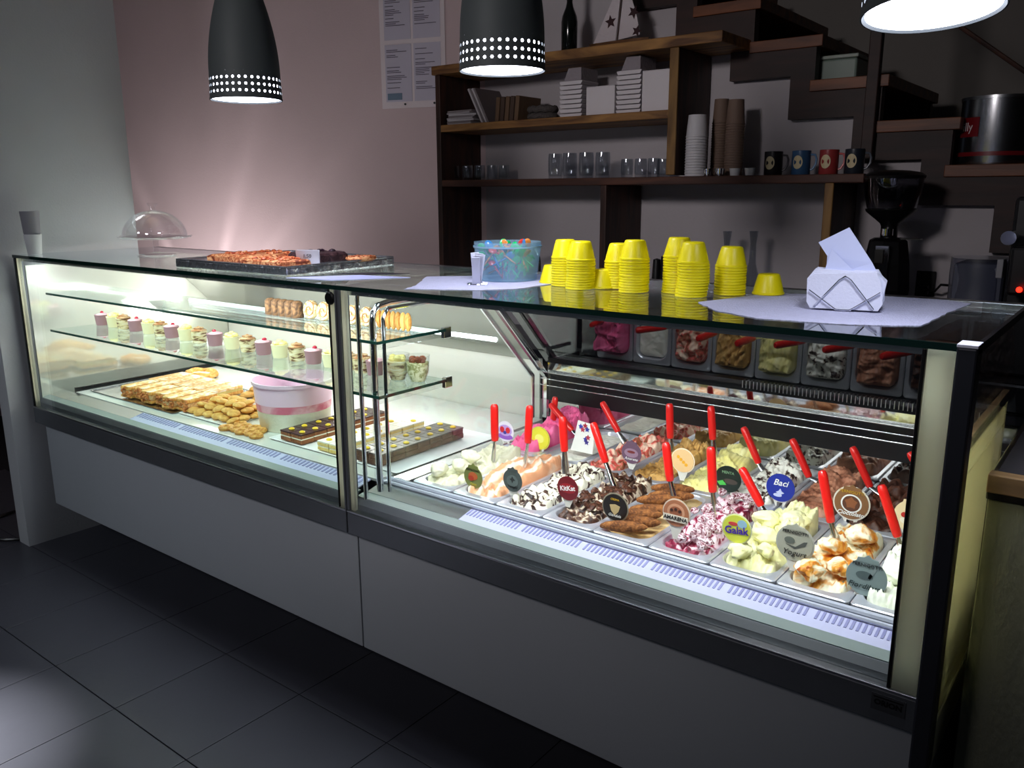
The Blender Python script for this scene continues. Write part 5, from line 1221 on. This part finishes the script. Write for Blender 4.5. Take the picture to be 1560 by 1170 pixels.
# carafes
for pxx, lab in ((1106,'left clear glass carafe faint against the rear wall'),(1146,'right clear glass carafe faint against the rear wall')):
    q = at(pxx, 400, 'y', 1.85); t = thing('glass_carafe', lab, 'carafe', (q.x, 1.85, ZC)); hh = at(pxx, 352, 'y', 1.85).z-ZC
    B().lathe([(0,0),(.04,0),(.045,.02),(.045,hh*.55),(.016,hh*.75),(.013,hh*.9),(.02,hh),(.018,hh),(.011,hh*.9),(.014,hh*.75),(.043,hh*.55),(.043,.02),(0,.012)], 22).build('glass', M_glass, t, smooth=True)
for pxx, hh, lab in ((1000, .30, 'squat dark jar behind the yellow stacks'),(1012,.315,'taller dark jar behind the yellow stacks')):
    q = at(pxx, 420, 'y', 1.6); o = B().lathe([(0,0),(.022,0),(.024,.01),(.024,hh*.9),(.016,hh+.12),(0,hh+.125)], 16).build('sauce_bottle', M_black, smooth=True, loc=(q.x, 1.6, ZC)); tag(o, lab, 'bottle')

# ------------------------------------------------------------------ adjoining bar counter on the right
q = at(1505, 726, 'z', 1.13); X0 = 1.695
t = thing('bar_counter', 'wood-topped bar with distressed dark paint at the right edge', 'bar', (X0, 0, 0))
q = at(1505, 726, 'x', X0); YB, ZBt = q.y, q.z
B().box(0, 1.2, YB, YB+.62, ZBt-.045, ZBt).build('top_frame', mat('bar_top_dark', (22,20,20), .35), t, bevel=.003)
B().box(.012, 1.2, YB+.012, YB+.6, ZBt, ZBt+.004).build('glass_inlay', mat('bar_inlay', (54,52,56), .15), t)
B().box(-.0, 1.2, YB-.004, YB+.03, ZBt-.03, ZBt+.006).build('wood_strip', wood('bar_strip', (84,64,44), (140,110,74)), t, bevel=.002)
M_dist = multi('distressed_paint', [(.30,(40,40,36)),(.36,(132,134,116)),(.8,(146,148,130))], scale=3.2, rough=.7, dist=.4, stretch=(1.6,1.6,.7), bump=.3)
n = 4
for k in range(8): B().box(.004+k*.15, .004+k*.15+.148, YB+.006, YB+.028, 0, ZBt-.047).build('plank', M_dist, t, bevel=.002)
B().box(.0, 1.2, YB+.03, YB+.60, 0, ZBt-.047).build('body', mat('bar_body', (46,44,40), .7), t)

# ------------------------------------------------------------------ pendant lamps
M_shade = mat('pendant_enamel', (70,76,78), .62, .1, var=.04, spec=.3)
M_diff = mat('lamp_diffuser', (255,255,255), .5, emit=9, emcol=(236,238,255))
RL = .11
def pendant(x, y, z, ax, ay, label):
    t = thing('pendant_lamp', label, 'lamp', (x, y, z), 0, 'grey pendant lamps above the counter'); t.rotation_euler = (ax, ay, 0)
    # perforated band: three rows of round holes
    N = 36; b = B(); z0, z1 = .010, .078; rows_ = 3; rh = .0042
    def rad(zz): return RL-.05*max(0, zz)*.6
    def P3(a_, zz): r_ = rad(zz); return (r_*cos(a_), r_*sin(a_), zz)
    dz = (z1-z0-.010)/rows_
    b.lathe([(rad(0),0),(rad(z0),z0)], N*2); b.lathe([(rad(z1-.010),z1-.010),(rad(z1),z1)], N*2)
    for rr in range(rows_):
        for i in range(N):
            ac = 2*pi*(i+.5)/N; zc = z0+(rr+.5)*dz; da = pi/N; sq = [(-1,-1),(0,-1),(1,-1),(1,0),(1,1),(0,1),(-1,1),(-1,0)]
            out = [P3(ac+da*u_, zc+dz/2*v_) for u_, v_ in sq]
            inn = [P3(ac+rh/RL*cos(R(225+45*k)), zc+rh*sin(R(225+45*k))) for k in range(8)]
            b.add(out+inn, [(k, (k+1) % 8, 8+(k+1) % 8, 8+k) for k in range(8)])
    b.build('perforated_band', M_shade, t, smooth=False)
    for p_ in b.f: pass
    prof = [(rad(z1), z1)]
    Ht = .42
    for k in range(1, 25): s_ = k/24; prof.append((rad(z1)*(1-s_**1.9)+.022*s_**1.9*1, z1+(Ht-z1)*s_))
    prof += [(.012, Ht+.02), (.010, Ht+.05), (0, Ht+.05)]
    B().lathe(prof, 48).build('shade', M_shade, t, smooth=True)
    B().lathe([(RL-.002,-.001),(RL+.001,-.001),(RL+.001,.004),(RL-.002,.004)], 48, close=True).build('rim', M_shade, t, smooth=True)
    B().lathe([(0,.003),(RL-.007,.003),(RL-.012,.085),(0,.09)], 48).build('diffuser', M_diff, t, smooth=True)
    B().tube([(0,0,Ht+.04),(0,0,3.0-z)], .003, 6).build('cord', M_black, t, smooth=True)
names = ['left pendant lamp, dark grey bullet shade with perforated band, wall behind it', 'middle pendant lamp, dark grey shade hanging before the wooden shelves', 'right pendant lamp, tilted bright rim cut by the top of the picture']
for (x, y, z, ax, ay), lb_ in zip(LAMPS, names): pendant(x, y, z, ax, ay, lb_)
